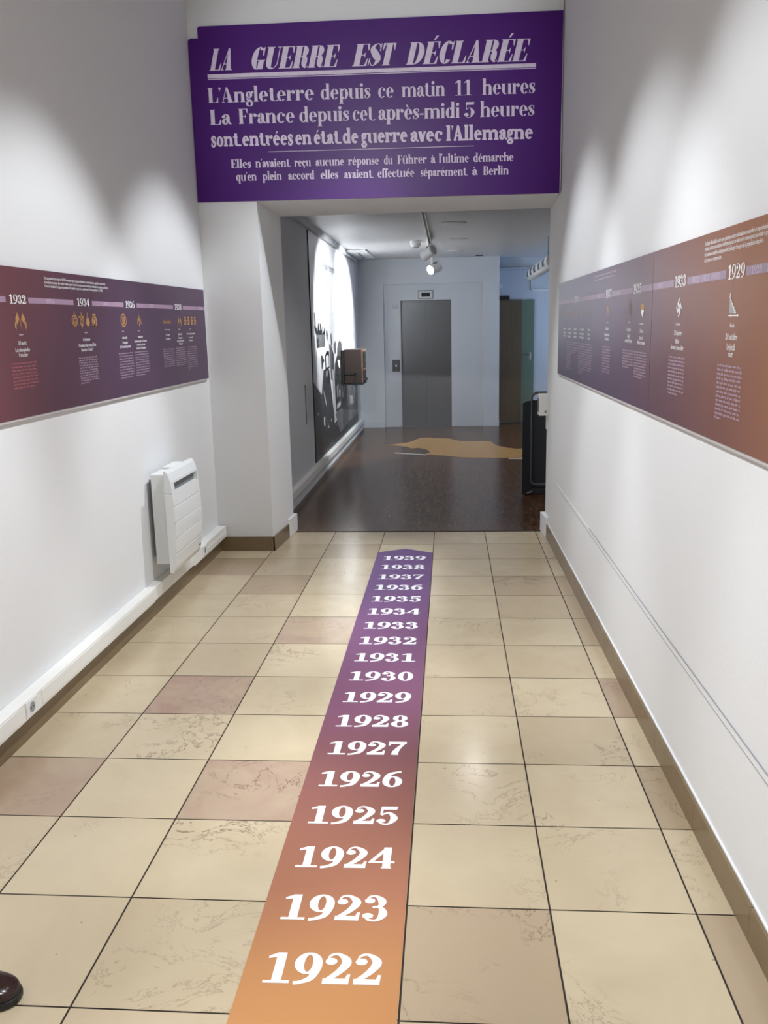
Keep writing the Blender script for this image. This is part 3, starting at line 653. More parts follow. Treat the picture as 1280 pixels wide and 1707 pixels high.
cap(panL, lf, [('France', 3.296, 3.331, 1.5605, .006), ('10 août', 3.281, 3.349, 1.5245, .015), ('Loi xénophobe', 3.254, 3.373, 1.4985, .0145), ('française', 3.278, 3.351, 1.4795, .0145),
    ('France', 3.911, 3.945, 1.560, .006), ('6 février', 3.887, 3.968, 1.5255, .0135), ('Tentative de coup d’État', 3.834, 4.030, 1.5005, .0135), ('fasciste à Paris ?', 3.859, 3.993, 1.4805, .0135),
    ('France', 4.375, 4.402, 1.560, .006), ('mai-juin', 4.371, 4.440, 1.5255, .0125), ('Triomphe', 4.368, 4.442, 1.500, .0125), ('du Front Populaire', 4.330, 4.481, 1.480, .0125),
    ('France', 4.602, 4.632, 1.560, .006), ('mai-juin', 4.597, 4.671, 1.5255, .0125), ('Soulèvement de l’armée', 4.542, 4.731, 1.503, .0125), ('contre la victoire', 4.572, 4.702, 1.4845, .0125), ('du Front Populaire', 4.563, 4.709, 1.4665, .0125),
    ('Allemagne', 5.045, 5.150, 1.560, .006), ('12 mars', 5.064, 5.138, 1.528, .012), ('L’Anschluss', 5.058, 5.146, 1.504, .012),
    ('France', 5.315, 5.348, 1.560, .006), ('12 avril', 5.298, 5.371, 1.528, .012), ('Démission', 5.300, 5.385, 1.506, .011), ('du gouvernement', 5.268, 5.412, 1.4885, .011), ('Daladier', 5.305, 5.380, 1.471, .011),
    ('Tous', 5.545, 5.570, 1.560, .006), ('29 au 30 septembre', 5.478, 5.658, 1.5285, .011), ('Les accords', 5.520, 5.614, 1.505, .011), ('de Munich', 5.525, 5.610, 1.487, .011)])
for i, (a, c, vt, vb, n, last, mt) in enumerate(((3.214, 3.417, 1.456, 1.364, 8, .85, M_bodyr), (3.825, 4.033, 1.452, 1.340, 11, .45, M_body), (4.307, 4.505, 1.453, 1.332, 10, .8, M_body), (4.536, 4.741, 1.453, 1.332, 10, .72, M_body),
        (4.999, 5.205, 1.452, 1.354, 9, .95, M_body), (5.234, 5.436, 1.452, 1.351, 9, .9, M_body), (5.468, 5.677, 1.452, 1.313, 11, .15, M_body))):
    para(panL, lf, a, c, vt, vb, n, last, mt, 100+i)
def ringf(mb, face, cu, cv, ru, rv, t_, n=22):
    for i in range(n):
        a, c = 2*PI*i/n, 2*PI*(i+1)/n
        mb.poly([face.at(cu+ru*math.cos(a), cv+rv*math.sin(a)), face.at(cu+ru*math.cos(c), cv+rv*math.sin(c)), face.at(cu+(ru-t_)*math.cos(c), cv+(rv-t_)*math.sin(c)), face.at(cu+(ru-t_)*math.cos(a), cv+(rv-t_)*math.sin(a))])
def flags(mb, face, u, v, k=1.0):      # crossed staffs, each with a pale and a hanging pennant
    for sg in (-1, 1):
        P = lambda a, c: face.at(u+sg*a*k, v+c*k)
        mb.poly([P(-.012, -.032), P(-.009, -.032), P(.024, .034), P(.021, .034)])
        mb.poly([P(.010, .004), P(.020, .030), P(.040, .008), P(.030, -.016)])
        mb.poly([P(.034, -.010), P(.044, -.002), P(.048, -.026), P(.038, -.036)])
def emb(panel, mb, mt=M_gold): return mb.build('emblem', mt, panel)
mb = MB(); flags(mb, lf, 3.318, 1.617); emb(panL, mb)
for cu, kind in ((3.818, 0), (3.892, 1), (3.958, 2), (4.036, 3)):
    mb = MB()
    if kind == 0: ringf(mb, lf, cu, 1.617, .030, .026, .006); ringf(mb, lf, cu, 1.615, .017, .015, .006); quadf(mb, lf, cu-.004, 1.63, cu+.004, 1.655); quadf(mb, lf, cu-.005, 1.588, cu+.005, 1.612)
    if kind == 1:
        quadf(mb, lf, cu-.028, 1.628, cu+.028, 1.636); quadf(mb, lf, cu-.004, 1.60, cu+.004, 1.652); ringf(mb, lf, cu, 1.613, .020, .020, .006)
        mb.poly([lf.at(cu-.016, 1.60), lf.at(cu, 1.583), lf.at(cu+.016, 1.60), lf.at(cu, 1.594)])
    if kind == 2: mb.poly([lf.at(cu-.02, 1.606), lf.at(cu-.010, 1.592), lf.at(cu+.012, 1.592), lf.at(cu+.022, 1.61), lf.at(cu+.010, 1.630), lf.at(cu-.012, 1.628)]); quadf(mb, lf, cu-.003, 1.625, cu+.003, 1.652)
    if kind == 3: ringf(mb, lf, cu, 1.612, .030, .027, .010); quadf(mb, lf, cu-.018, 1.634, cu+.018, 1.646); quadf(mb, lf, cu-.012, 1.602, cu+.012, 1.622); quadf(mb, lf, cu-.016, 1.588, cu+.016, 1.594)
    emb(panL, mb)
mb = MB(); ringf(mb, lf, 4.408, 1.617, .040, .033, .006); [quadf(mb, lf, 4.408+d_-.004, 1.597, 4.408+d_+.004, 1.637) for d_ in (-.012, .002, .014)]; emb(panL, mb)
mb = MB(); flags(mb, lf, 4.636, 1.616, .62); quadf(mb, lf, 4.633, 1.584, 4.639, 1.648); emb(panL, mb)
text('emblem', panL, lf, 'Österreich'.replace('Ö', 'O'), 5.030, 5.176, 1.598, .024, M_gold, .2, .08)
mb = MB(); flags(mb, lf, 5.345, 1.610, .85); emb(panL, mb)
mb = MB()
for k in range(4):
    cu = 5.462+k*.070
    for j in range(5): quadf(mb, lf, cu-.022+(j % 2)*.01, 1.590+j*.0105, cu+.016+(j % 3)*.006, 1.598+j*.0105)
emb(panL, mb)

# right: two boards meeting at a seam
def xr(y): return xb(y)+.002
KR = 1.0165
def rboard(name, y0, y1, label):
    y0, y1 = y0*KR, y1*KR
    def z(y, base): return CAMZ+(base+.0060*(y/KR-2.1)-CAMZ)*KR
    b = MB(); P = [(xr(y0), y0, z(y0, 1.2265)), (xr(y1), y1, z(y1, 1.2265)), (xr(y1), y1, z(y1, 1.796)), (xr(y0), y0, z(y0, 1.796))]
    b.prism(P, (.0125, 0, 0)); o = tag(b.build(name, M_panR, org=(xr((y0+y1)/2)+.02, (y0+y1)/2, 1.24)), label, 'wall panel')
    b = MB(); b.prism([(xr(y0)+.002, y0, z(y0, 1.2170)), (xr(y0)+.0125, y0, z(y0, 1.2170)), (xr(y1)+.0125, y1, z(y1, 1.2170)), (xr(y1)+.002, y1, z(y1, 1.2170))], (0, 0, .009)); b.build('bottom_edge', M_edge, o)
    return o
panA = rboard('timeline_panel', 3.2725, 5.838, 'purple grey timeline panel with years 1935 to 1939 at far end of right wall')
panB = rboard('timeline_panel', 0.8, 3.2695, 'brown timeline panel with 1929 and 1933 at near end of right wall')
class RFace(Face):
    def __init__(s, off): s.off = off
    def at(s, u, v): return Vector((xr(u*KR)-s.off, u*KR, CAMZ+(v+.0065*(u-2.2)-CAMZ)*KR))
rf = RFace(.0010); rb = RFace(.0005)
def rbar(panel, spans):
    mb = MB()
    for a, c in spans: quadf(mb, rb, a, 1.6635, c, 1.6860)
    mb.build('year_bar', M_barR, panel)
rbar(panA, ((5.836, 5.166), (4.995, 4.210), (4.035, 3.606), (3.452, 3.275))); rbar(panB, ((3.267, 2.978), (2.820, 2.446), (2.291, 1.75)))
for pn, yr, a, c in ((panA, 1939, 5.16, 5.00), (panA, 1937, 4.186, 4.043), (panA, 1935, 3.592, 3.450), (panB, 1933, 2.968, 2.834), (panB, 1929, 2.432, 2.298)):
    text('year_number', pn, rf, str(yr), a, c, 1.6605, .0365, M_print, .20, .06, .06)
for pn, yr, a, c in ((panA, 1938, 4.395, 4.330), (panA, 1936, 3.92, 3.842), (panB, 1934, 3.203, 3.125), (panB, 1932, 2.766, 2.688), (panB, 1931, 2.666, 2.592), (panB, 1930, 2.574, 2.499), (panB, 1928, 2.252, 2.179), (panB, 1927, 2.150, 2.078)):
    text('faint_year', pn, rf, str(yr), a, c, 1.6655, .0185, M_faint, .2, .07, .06)
for tx, a, c, v in (('En Italie, Mussolini opère une synthèse entre nationalisme exacerbé et expansionnisme', 2.650, 2.135, 1.7645), ('mêlant anticommunisme et thématiques sociales et économiques issues de la guerre', 2.650, 2.125, 1.7505),
                  ('Ce nouveau modèle politique séduit de larges franges de la population inquiète', 2.650, 2.183, 1.7345), ('de la menace communiste', 2.650, 2.494, 1.7185)):
    text('intro_text', panB, rf, tx, a, c, v, .0105, M_print, .15, .09)
para(panA, rf, 4.487, 3.945, 1.7715, 1.7545, 2, .92, M_faint, 60, 'intro_text')
cap(panB, rf, [('Europe', 2.928, 2.876, 1.5405, .0085), ('30 janvier', 2.947, 2.855, 1.510, .0150), ('Hitler', 2.927, 2.879, 1.4835, .0140), ('devient chancelier', 2.981, 2.827, 1.4640, .0140),
    ('Monde', 2.389, 2.354, 1.5375, .0095), ('24 octobre', 2.419, 2.325, 1.5050, .0165), ('Le jeudi', 2.406, 2.340, 1.4785, .0165), ('noir', 2.389, 2.353, 1.4610, .0150)])
cap(panA, rf, [('Italie', 3.666, 3.637, 1.5475, .006), ('3 octobre', 3.694, 3.613, 1.5155, .0135), ('L’Italie', 3.676, 3.628, 1.4905, .0135), ('envahit l’Éthiopie', 3.722, 3.585, 1.4710, .0135),
    ('Lorraine', 3.459, 3.394, 1.5420, .0065), ('20 mai', 3.450, 3.395, 1.5120, .0135), ('Décret', 3.455, 3.397, 1.4860, .0135), ('d’Henri Lorraine', 3.489, 3.358, 1.4680, .0135),
    ('Espagne', 4.142, 4.099, 1.5475, .006), ('26 avril', 4.160, 4.091, 1.5165, .0130), ('Bombardement', 4.186, 4.064, 1.4895, .0130), ('de Guernica', 4.177, 4.078, 1.4700, .0130)])
for (a, c), ls in (((5.575, 5.472), ('mars', 'Fin', 'fin')), ((5.400, 5.262), ('3 fév', 'Exil', 'espagnol')), ((5.155, 5.045), ('15 mars', 'Prague', 'envahie')), ((4.93, 4.785), ('1 sept', 'Invasion', 'Pologne')), ((4.665, 4.59), ('23 août', 'Pacte', 'signé'))):
    for tx, v in zip(ls, (1.5085, 1.4855, 1.4660)): text('caption', panA, rf, tx, a, c, v, .0115, M_print, .17, .085)
for i, (pn, a, c, vt, vb, n, last) in enumerate(((panB, 3.003, 2.807, 1.440, 1.322, 11, .62), (panB, 2.476, 2.274, 1.437, 1.294, 13, .24), (panA, 3.757, 3.550, 1.439, 1.372, 7, .62), (panA, 3.533, 3.328, 1.439, 1.344, 10, .70),
        (panA, 4.225, 4.037, 1.441, 1.314, 11, .08), (panA, 5.430, 5.240, 1.439, 1.272, 13, .2), (panA, 5.205, 4.990, 1.439, 1.384, 5, .5), (panA, 4.965, 4.750, 1.439, 1.280, 13, .6), (panA, 4.737, 4.530, 1.439, 1.306, 11, .9))):
    para(pn, rf, a, c, vt, vb, n, last, M_body, 200+i)
# emblems on the right boards
mb = MB(); cu, cv = 2.902, 1.596
def rot45(a, c): return rf.at(cu-(a-c)*.7071*1.05, cv+(a+c)*.7071)
h_, t_ = .022, .0085
for q in ([(-h_, -t_/2), (h_, -t_/2), (h_, t_/2), (-h_, t_/2)], [(-t_/2, -h_), (t_/2, -h_), (t_/2, h_), (-t_/2, h_)], [(h_-t_, t_/2), (h_, t_/2), (h_, -h_), (h_-t_, -h_)],
          [(-h_, -t_/2), (-h_+t_, -t_/2), (-h_+t_, h_), (-h_, h_)], [(t_/2, h_-t_), (h_, h_-t_), (h_, h_), (t_/2, h_)], [(-t_/2, -h_), (-h_, -h_), (-h_, -h_+t_), (-t_/2, -h_+t_)]):
    mb.poly([rot45(*p) for p in q])
emb(panB, mb, M_print)
mb = MB()
for i in range(5): mb.poly([rf.at(2.402, 1.572), rf.at(2.346+i*.011, 1.572), rf.at(2.354+i*.011, 1.582+i*.008), rf.at(2.402, 1.590+i*.008)])
mb.poly([rf.at(2.402, 1.615), rf.at(2.397, 1.616), rf.at(2.401, 1.590)]); quadf(mb, rf, 2.405, 1.5655, 2.336, 1.5690); mb.poly([rf.at(2.336, 1.563), rf.at(2.326, 1.567), rf.at(2.336, 1.572)]); quadf(mb, rf, 2.404, 1.612, 2.398, 1.625)
emb(panB, mb, M_print)
mb = MB(); ringf(mb, rf, 3.648, 1.602, .034, .030, .005); ringf(mb, rf, 3.648, 1.602, .012, .016, .005); emb(panA, mb, M_golda)
mb = MB(); quadf(mb, rf, 3.444, 1.597, 3.392, 1.618); emb(panA, mb)
mb = MB(); mb.poly([rf.at(3.442, 1.5955), rf.at(3.394, 1.5955), rf.at(3.402, 1.582), rf.at(3.418, 1.570), rf.at(3.434, 1.582)]); emb(panA, mb, M_print)
mb = MB(); mb.poly([rf.at(4.15, 1.622), rf.at(4.12, 1.624), rf.at(4.10, 1.608), rf.at(4.11, 1.572), rf.at(4.122, 1.600)]); emb(panA, mb)
for cu, k in ((5.52, 0), (5.33, 1), (5.10, 2), (4.86, 3), (4.622, 4)):
    mb = MB()
    if k in (0, 3): mb.poly([rf.at(cu+.045, 1.582), rf.at(cu-.045, 1.590), rf.at(cu-.01, 1.604), rf.at(cu+.02, 1.616)])
    elif k == 4: ringf(mb, rf, cu, 1.600, .030, .024, .006)
    else: quadf(mb, rf, cu+.05, 1.580, cu+.02, 1.618); quadf(mb, rf, cu-.01, 1.578, cu-.05, 1.616)
    emb(panA, mb, M_golda)

# ------------------------------------------------------------------ painted-over strip on the right wall
b = MB()
def xm(y, o): return xw(y)-o
for y0, y1, z0, z1 in ((.8, 3.0, .453, .4495), (3.0, 5.93, .4495, .470)):
    b.prism([(xm(y0, .003), y0, z0), (xm(y1, .003), y1, z1), (xm(y1, .003), y1, z1+.020), (xm(y0, .003), y0, z0+.020)], (.010, 0, 0))
cc = tag(b.build('wall_cable_cover', M_wall, org=(.74, 3, .45)), 'thin white cable cover strip running low along the right wall', 'cable cover')

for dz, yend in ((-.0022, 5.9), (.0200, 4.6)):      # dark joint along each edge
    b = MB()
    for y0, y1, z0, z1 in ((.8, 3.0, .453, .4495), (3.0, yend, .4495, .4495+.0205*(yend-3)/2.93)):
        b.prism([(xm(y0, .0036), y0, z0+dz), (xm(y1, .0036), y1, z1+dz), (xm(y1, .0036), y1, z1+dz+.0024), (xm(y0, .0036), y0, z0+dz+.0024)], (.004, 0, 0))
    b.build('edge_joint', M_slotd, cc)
# ------------------------------------------------------------------ cable trunking with sockets on the left wall
tk = thing('cable_trunking', (WL, 3.0, .11), 'long white cable trunking above the brown skirting on the left wall', 'trunking')
b = MB(); b.box(WL, -1.626, YB, 4.46, .112, .189); b.box(WL, -1.632, 4.46, 5.20, .112, .186); b.box(WL, -1.624, 5.20, 6.004, .108, .190); b.build('channel', M_trunk, tk, bevel=.003)
b = MB(); b.box(-1.6262, -1.6235, YB, 2.92, .124, .180); b.box(-1.6262, -1.6235, 3.10, 4.455, .124, .180); b.box(-1.6242, -1.6215, 5.50, 6.000, .122, .152); b.build('cover_strip', M_trunk, tk, bevel=.001)
def socket(y):
    b = MB(); b.box(-1.6262, -1.6205, y-.045, y+.045, .119, .185); so = b.build('power_socket', M_white, tk, bevel=.002)
    b = MB(); n = 24
    pts = []
    for r, x in ((.027, -1.6203), (.024, -1.6190), (.021, -1.6203)): pts += [(x, y+r*math.cos(2*PI*i/n), .152+r*math.sin(2*PI*i/n)) for i in range(n)]
    b.add(pts, [(k*n+i, k*n+(i+1) % n, (k+1)*n+(i+1) % n, (k+1)*n+i) for k in (0, 1) for i in range(n)]); b.build('socket_rim', M_white, so)
    b = MB(); b.poly([(-1.6202, y+.021*math.cos(2*PI*i/n), .152+.021*math.sin(2*PI*i/n)) for i in range(n)]); b.build('socket_well', M_slotd, so)
    b = MB()
    for dy in (-.0095, .0095): b.cyl((-1.6204, y+dy, .152), (-1.6198, y+dy, .152), .003, n=8)
    b.build('contact_holes', M_gap, so)
socket(3.01); socket(5.44)

# ------------------------------------------------------------------ electric heater
ht = thing('electric_heater', (WL, 4.82, .25), 'white slatted electric heater on the left wall above the trunking', 'heater')
b = MB(); b.box(-1.655, -1.566, 4.60, 5.05, .285, .800); b.build('body', M_metalw, ht, bevel=.008)
for y in (4.66, 4.95): b = MB(); b.box(WL, -1.655, y, y+.03, .32, .76); b.build('wall_bracket', M_slotd, ht)
def hx(z):
    P = [(.245, -1.548), (.27, -1.536), (.37, -1.521), (.50, -1.514), (.60, -1.516), (.70, -1.523), (.76, -1.529), (.805, -1.543), (.822, -1.556)]
    for (a, xa), (c, xc) in zip(P[:-1], P[1:]):
        if z <= c: return xa+(xc-xa)*(z-a)/(c-a)
    return P[-1][1]
def front(zs, y0, y1, name, groove=()):
    b = MB(); pr = []
    for z in zs: pr.append((hx(z), z))
    for gz in groove: pr = [p for p in pr if abs(p[1]-gz) > .004]+[(hx(gz), gz-.0035), (hx(gz)-.006, gz-.0015), (hx(gz)-.006, gz+.0015), (hx(gz), gz+.0035)]
    pr.sort(key=lambda p: p[1]); full = [(-1.566, pr[0][1])]+pr+[(-1.566, pr[-1][1])]
    b.prism([(x, y0, z) for x, z in full], (0, y1-y0, 0)); return b
HY0, HY1 = 4.56, 5.065
zz = [.245+.0151*i for i in range(31)]
b = front(zz, HY0, HY1, '', (.352, .444, .532, .622)); 
b2 = front([.748, .76, .77, .785, .805, .815, .822], HY0, HY1, '')
b.add(b2.v, b2.f)
for y0, y1 in ((HY0, 4.615), (5.05, HY1)):
    b2 = front([.6955, .71, .72, .735, .748], y0, y1, ''); b.add(b2.v, b2.f)
b.build('front_panel', M_metalw, ht)
b = MB(); b.box(-1.566, -1.548, 4.612, 5.052, .696, .748); b.build('vent_grille', M_grille, ht)
b = MB(); b.box(-1.640, -1.585, 4.78, 4.98, .800, .815); b.build('control_cover', M_white, ht, bevel=.004)
b = MB(); b.prism([(hx(.29)+.0008, 5.025, .288), (hx(.29)+.0008, 5.056, .288), (hx(.30)+.0008, 5.056, .299), (hx(.30)+.0008, 5.025, .299)], (-.0004, 0, 0)); b.build('badge', M_gap, ht)

# ------------------------------------------------------------------ shoe at the lower left
def shoe(cx, cy):
    t = thing('leather_shoe', (cx, cy, 0), 'dark brown polished leather shoe at the lower left edge of the tiles', 'shoe')
    L = .29
    def hw(u): return .048*(1-.0*u) if u < 0 else 0
    def outline(grow, z0, z1, mbx):
        n = 40; ps = []
        for i in range(n):
            a = 2*PI*i/n; c, s_ = math.cos(a), math.sin(a)
            x = -L/2+(L/2)*(abs(c)**.72)*(1 if c > 0 else -1); wv = .047+.006*(x+L/2)/(L/2) if c > 0 else .036+.011*(1+(x+L/2)/(L/2))
            ps.append((x*(1)+grow*c, (wv+grow)*(abs(s_)**.8)*(1 if s_ > 0 else -1)))
        mbx.prism([(cx+x, cy+y, z0) for x, y in ps], (0, 0, z1-z0)); return ps
    b = MB(); outline(.004, 0.002, .020, b); b.build('sole', mat('black_sole', (.008, .007, .007, 1), .4), t, bevel=.004)
    b = MB(); outline(.001, .020, .027, b); b.build('welt', mat('welt_leather', (.012, .008, .007, 1), .35), t, bevel=.003)
    # upper: cross sections from heel to toe
    secs = []; n = 20
    prof = [(-.288, .020, .05), (-.275, .032, .085), (-.24, .036, .092), (-.20, .037, .090), (-.15, .041, .078), (-.11, .045, .066), (-.075, .047, .058), (-.045, .045, .052), (-.022, .037, .046), (-.008, .026, .038), (-.001, .010, .030)]
    b = MB(); pts = []
    for x, w_, h in prof:
        for i in range(n):
            a = PI*i/(n-1); c, s_ = math.cos(a), math.sin(a)
            pts.append((cx+x, cy+w_*(abs(c)**.75)*(1 if c > 0 else -1), .026+(h-.024)*(s_**.8)))
    fs = [(k*n+i, k*n+i+1, (k+1)*n+i+1, (k+1)*n+i) for k in range(len(prof)-1) for i in range(n-1)]
    fs += [tuple(range(n)), tuple(range((len(prof)-1)*n, len(prof)*n))]
    b.add(pts, fs); up = b.build('upper', mat('brown_leather', (.028, .010, .008, 1), .22), t, smooth=True)
    sd = up.modifiers.new('sub', 'SUBSURF'); sd.levels = 1; sd.render_levels = 2
    b = MB()
    for i in range(4): b.tube([(cx-.12-.02*i, cy-.022, .074+.006*i), (cx-.12-.02*i, cy, .082+.006*i), (cx-.12-.02*i, cy+.022, .074+.006*i)], .0022, 8)
    b.build('laces', mat('lace', (.01, .008, .007, 1), .7), t, smooth=True)
    b = MB(); b.tube([(cx-.078, cy-.044, .044), (cx-.070, cy-.025, .061), (cx-.068, cy, .0655), (cx-.070, cy+.025, .061), (cx-.078, cy+.044, .044)], .0018, 8); b.build('toe_cap_seam', mat('seam', (.012, .006, .005, 1), .5), t, smooth=True)
shoe(-1.036, 1.712)

# ------------------------------------------------------------------ hall: mural and its wall
MX = FL+.008
def P3(y, z): return (MX+.0012, y, z)
mg = [mat('photo_grey', (v, v*1.0, v*1.04, 1), .4) for v in (.012, .035, .075, .15, .30, .55, .86)]
for i in (1, 3, 2):
    t = NT(mg[i]); nz = t.n('ShaderNodeTexNoise', {'Vector': t.pos(), 'Scale': 16.0, 'Detail': 8.0, 'Roughness': .8}).outputs[0]
    v = (.012, .035, .075, .15)[i]
    t.out('Base Color', t.mix(t.math('MULTIPLY', t.math('SUBTRACT', nz, .35), 3.0, True), (v*.3, v*.3, v*.32, 1), (v*1.9, v*1.9, v*2.0, 1)))
b = MB(); b.box(FL+.001, MX, 9.10, 13.46, .172, 2.565)
mural = thing('photo_mural', (FL, 11.3, .17), 'tall black and white photo mural of cars and people on the hall wall', 'mural')
b.build('board', mg[6], mural)
b = MB(); b.box(FL, MX+.002, 9.083, 9.102, .172, 2.565); b.build('black_edge', M_gap, mural)
lay = 0
b = MB()
def shp(pts, k):
    global lay
    lay += 1; b.poly([(MX+.0008+lay*.00012, y, z) for y, z in pts], k)
shp([(9.11, 1.261), (9.9, 1.234), (9.86, 1.114), (9.65, .859), (9.26, .989), (9.11, 1.031)], 5)
shp([(9.11, 1.55), (9.30, 1.50), (9.42, 1.30), (9.9, 1.234), (9.11, 1.261)], 5)
shp([(9.30, 1.29), (9.42, 1.36), (9.36, 1.10), (9.26, .99)], 4)
shp([(9.102, 1.03), (9.26, .982), (9.65, .859), (9.86, 1.12), (10.05, 1.13), (10.34, 1.107), (10.57, .675), (10.69, .429), (11.0, .46), (12.06, .46), (13.458, .352), (13.458, .172), (9.102, .172)], 1)
shp([(10.77, .539), (11.36, .565), (12.06, .50), (12.9, .42), (13.44, .352), (13.458, .30), (12.2, .30), (11.2, .25), (10.94, .40)], 3)
shp([(11.93, .90), (13.455, .90), (13.455, .36), (12.06, .46), (11.74, .507)], 2)
shp([(12.42, .644), (12.75, .62), (12.89, .497), (12.39, .52)], 4)
shp([(12.9, .75), (13.1, .70), (13.05, .52), (12.95, .55)], 3)
shp([(9.32, 1.739), (9.36, 1.761), (9.40, 1.641), (9.41, 1.574), (9.35, 1.60), (9.33, 1.64)], 0)
shp([(9.29, 1.602), (9.36, 1.64), (9.41, 1.58), (9.45, 1.602), (9.5, 1.546), (9.57, 1.66), (9.61, 1.631), (9.64, 1.557), (9.72, 1.65), (9.78, 1.631), (9.82, 1.557), (9.89, 1.61), (9.98, 1.539), (10.05, 1.60), (10.09, 1.574), (10.06, 1.505), (9.41, 1.509)], 0)
shp([(9.41, 1.519), (10.06, 1.515), (10.04, 1.381), (9.42, 1.374)], 3)
shp([(9.41, 1.46), (9.55, 1.49), (9.60, 1.40), (9.50, 1.376), (9.42, 1.374)], 1)
for q in ([(9.66, 1.60), (9.69, 1.60), (9.69, 1.56), (9.66, 1.56)], [(9.86, 1.58), (9.90, 1.58), (9.90, 1.53), (9.86, 1.53)]): shp(q, 6)
shp([(10.18, 1.562), (10.24, 1.568), (10.32, 1.513), (10.26, 1.441), (10.16, 1.496)], 3)
shp([(10.55, 1.511), (10.62, 1.536), (10.66, 1.385), (10.58, 1.386)], 2)
shp([(10.40, 1.402), (10.54, 1.393), (10.78, 1.273), (10.80, .95), (10.46, .98), (10.44, 1.264)], 3)
shp([(10.60, 1.33), (10.76, 1.26), (10.78, 1.0), (10.66, 1.0)], 2)
shp([(10.83, 1.394), (10.97, 1.444), (11.06, 1.39), (11.01, 1.293), (10.93, 1.269), (10.86, 1.303)], 3)
shp([(11.16, 1.355), (11.28, 1.42), (11.42, 1.438), (11.58, 1.402), (11.72, 1.261), (11.66, 1.144), (11.5, 1.205), (11.37, 1.236), (11.1, 1.244)], 2)
shp([(10.87, 1.148), (11.08, 1.245), (11.37, 1.236), (11.65, 1.117), (11.80, .888), (11.77, .504), (11.36, .558), (10.84, .549), (10.80, .891)], 1)
shp([(11.11, 1.185), (11.3, 1.185), (11.36, 1.101), (11.27, 1.078)], 6)
shp([(11.50, 1.14), (11.58, 1.14), (11.60, .99), (11.52, .97)], 5)
shp([(10.02, 1.277), (10.16, 1.327), (10.36, 1.316), (10.36, 1.12), (10.02, 1.12)], 0)
shp([(10.07, 1.265), (10.16, 1.285), (10.30, 1.265), (10.30, 1.14), (10.07, 1.14)], 6)
shp([(9.69, 1.287), (9.77, 1.291), (9.94, 1.226), (9.82, 1.189), (9.79, 1.132), (9.73, 1.146), (9.71, 1.228)], 1)
shp([(10.56, 1.097), (10.74, 1.089), (10.78, .80), (10.75, .454), (10.63, .436), (10.62, .80)], 5)
shp([(11.39, .912), (11.54, .969), (11.73, .892), (11.74, .661), (11.51, .611), (11.37, .723)], 0)
shp([(11.46, .88), (11.54, .91), (11.64, .86), (11.65, .70), (11.53, .66), (11.45, .74)], 3)
shp([(10.93, .644), (11.29, .655), (11.27, .599), (10.91, .582)], 5)
shp([(10.95, .86), (11.08, .90), (11.10, .74), (10.98, .72)], 4)
shp([(11.18, .80), (11.28, .82), (11.28, .73), (11.20, .70)], 5)
shp([(9.76, .907), (9.90, .833), (10.0, .723), (9.95, .70), (9.83, .795)], 4)
shp([(10.02, 1.10), (10.2, 1.10), (10.15, 1.04), (10.02, 1.02)], 4)
shp([(9.26, .698), (9.37, .674), (9.36, .647), (9.31, .659)], 5)
shp([(9.73, .603), (9.83, .593), (9.81, .494), (9.72, .511)], 5)
shp([(10.27, .497), (10.42, .527), (10.38, .493)], 5)
shp([(10.05, .46), (10.12, .47), (10.11, .43), (10.05, .44)], 5)
rg = random.Random(3)
for i in range(30):
    y, z = rg.uniform(9.3, 13.2), rg.uniform(.19, .42); s_ = rg.uniform(.012, .04)
    shp([(y, z), (y+s_*2, z+.004), (y+s_*1.7, z+s_*.5), (y+s_*.3, z+s_*.4)], rg.choice((3, 4)))
b.build('photo_print', mg, mural)
mfc = Face((MX+.0035, 0, 0), (0, 1, 0), (0, 0, 1))
text('title_text', mural, mfc, 'Une défaite traumatisante', 9.60, 11.70, 2.25, .085, mg[3], .10, .05)
b = MB(); [quadf(b, mfc, u, v0, u+.018, v1) for u, v0, v1 in ((9.44, 2.01, 2.44),)]; b.build('margin_line', mg[3], mural)
b = MB(); rg = random.Random(5)
for k in range(7): greek(b, mfc, 9.62, 10.55, 2.17-k*.022, .010, rg)
for k in range(9): greek(b, mfc, 10.83, 11.6, 1.78-k*.030, .014, rg)
for k in range(12): greek(b, mfc, 12.86, 13.2, 1.79-k*.034, .016, rg)
b.build('caption_text', mg[4], mural)
# text plaque left of the mural
pq = MB(); pq.box(FL, FL+.004, 8.60, 9.05, .640, 1.035)
plaque = tag(pq.build('text_plaque', mat('pale_plaque', (.55, .56, .57, 1), .5), org=(FL, 8.8, .64)), 'small pale text plaque low on the hall wall left of the photo mural', 'plaque')
b = MB(); pf = Face((FL+.0046, 0, 0), (0, 1, 0), (0, 0, 1)); rg = random.Random(11)
for k in range(11): greek(b, pf, 8.68, 9.0 if k % 4 else 8.92, 1.0-k*.032, .014, rg)
b.build('plaque_text', mg[4], plaque)
b = MB(); b.box(FL, FL+.006, 8.585, 8.60, .640, 1.035); b.build('plaque_edge', mg[2], plaque)
# hall trunking
b = MB(); b.box(FL, -1.385, 6.70, YE-.02, .088, .160)
ht2 = tag(b.build('cable_trunking', M_trunk, org=(FL, 10, .09), bevel=.004), 'white trunking ledge under the photo mural in the hall', 'trunking')

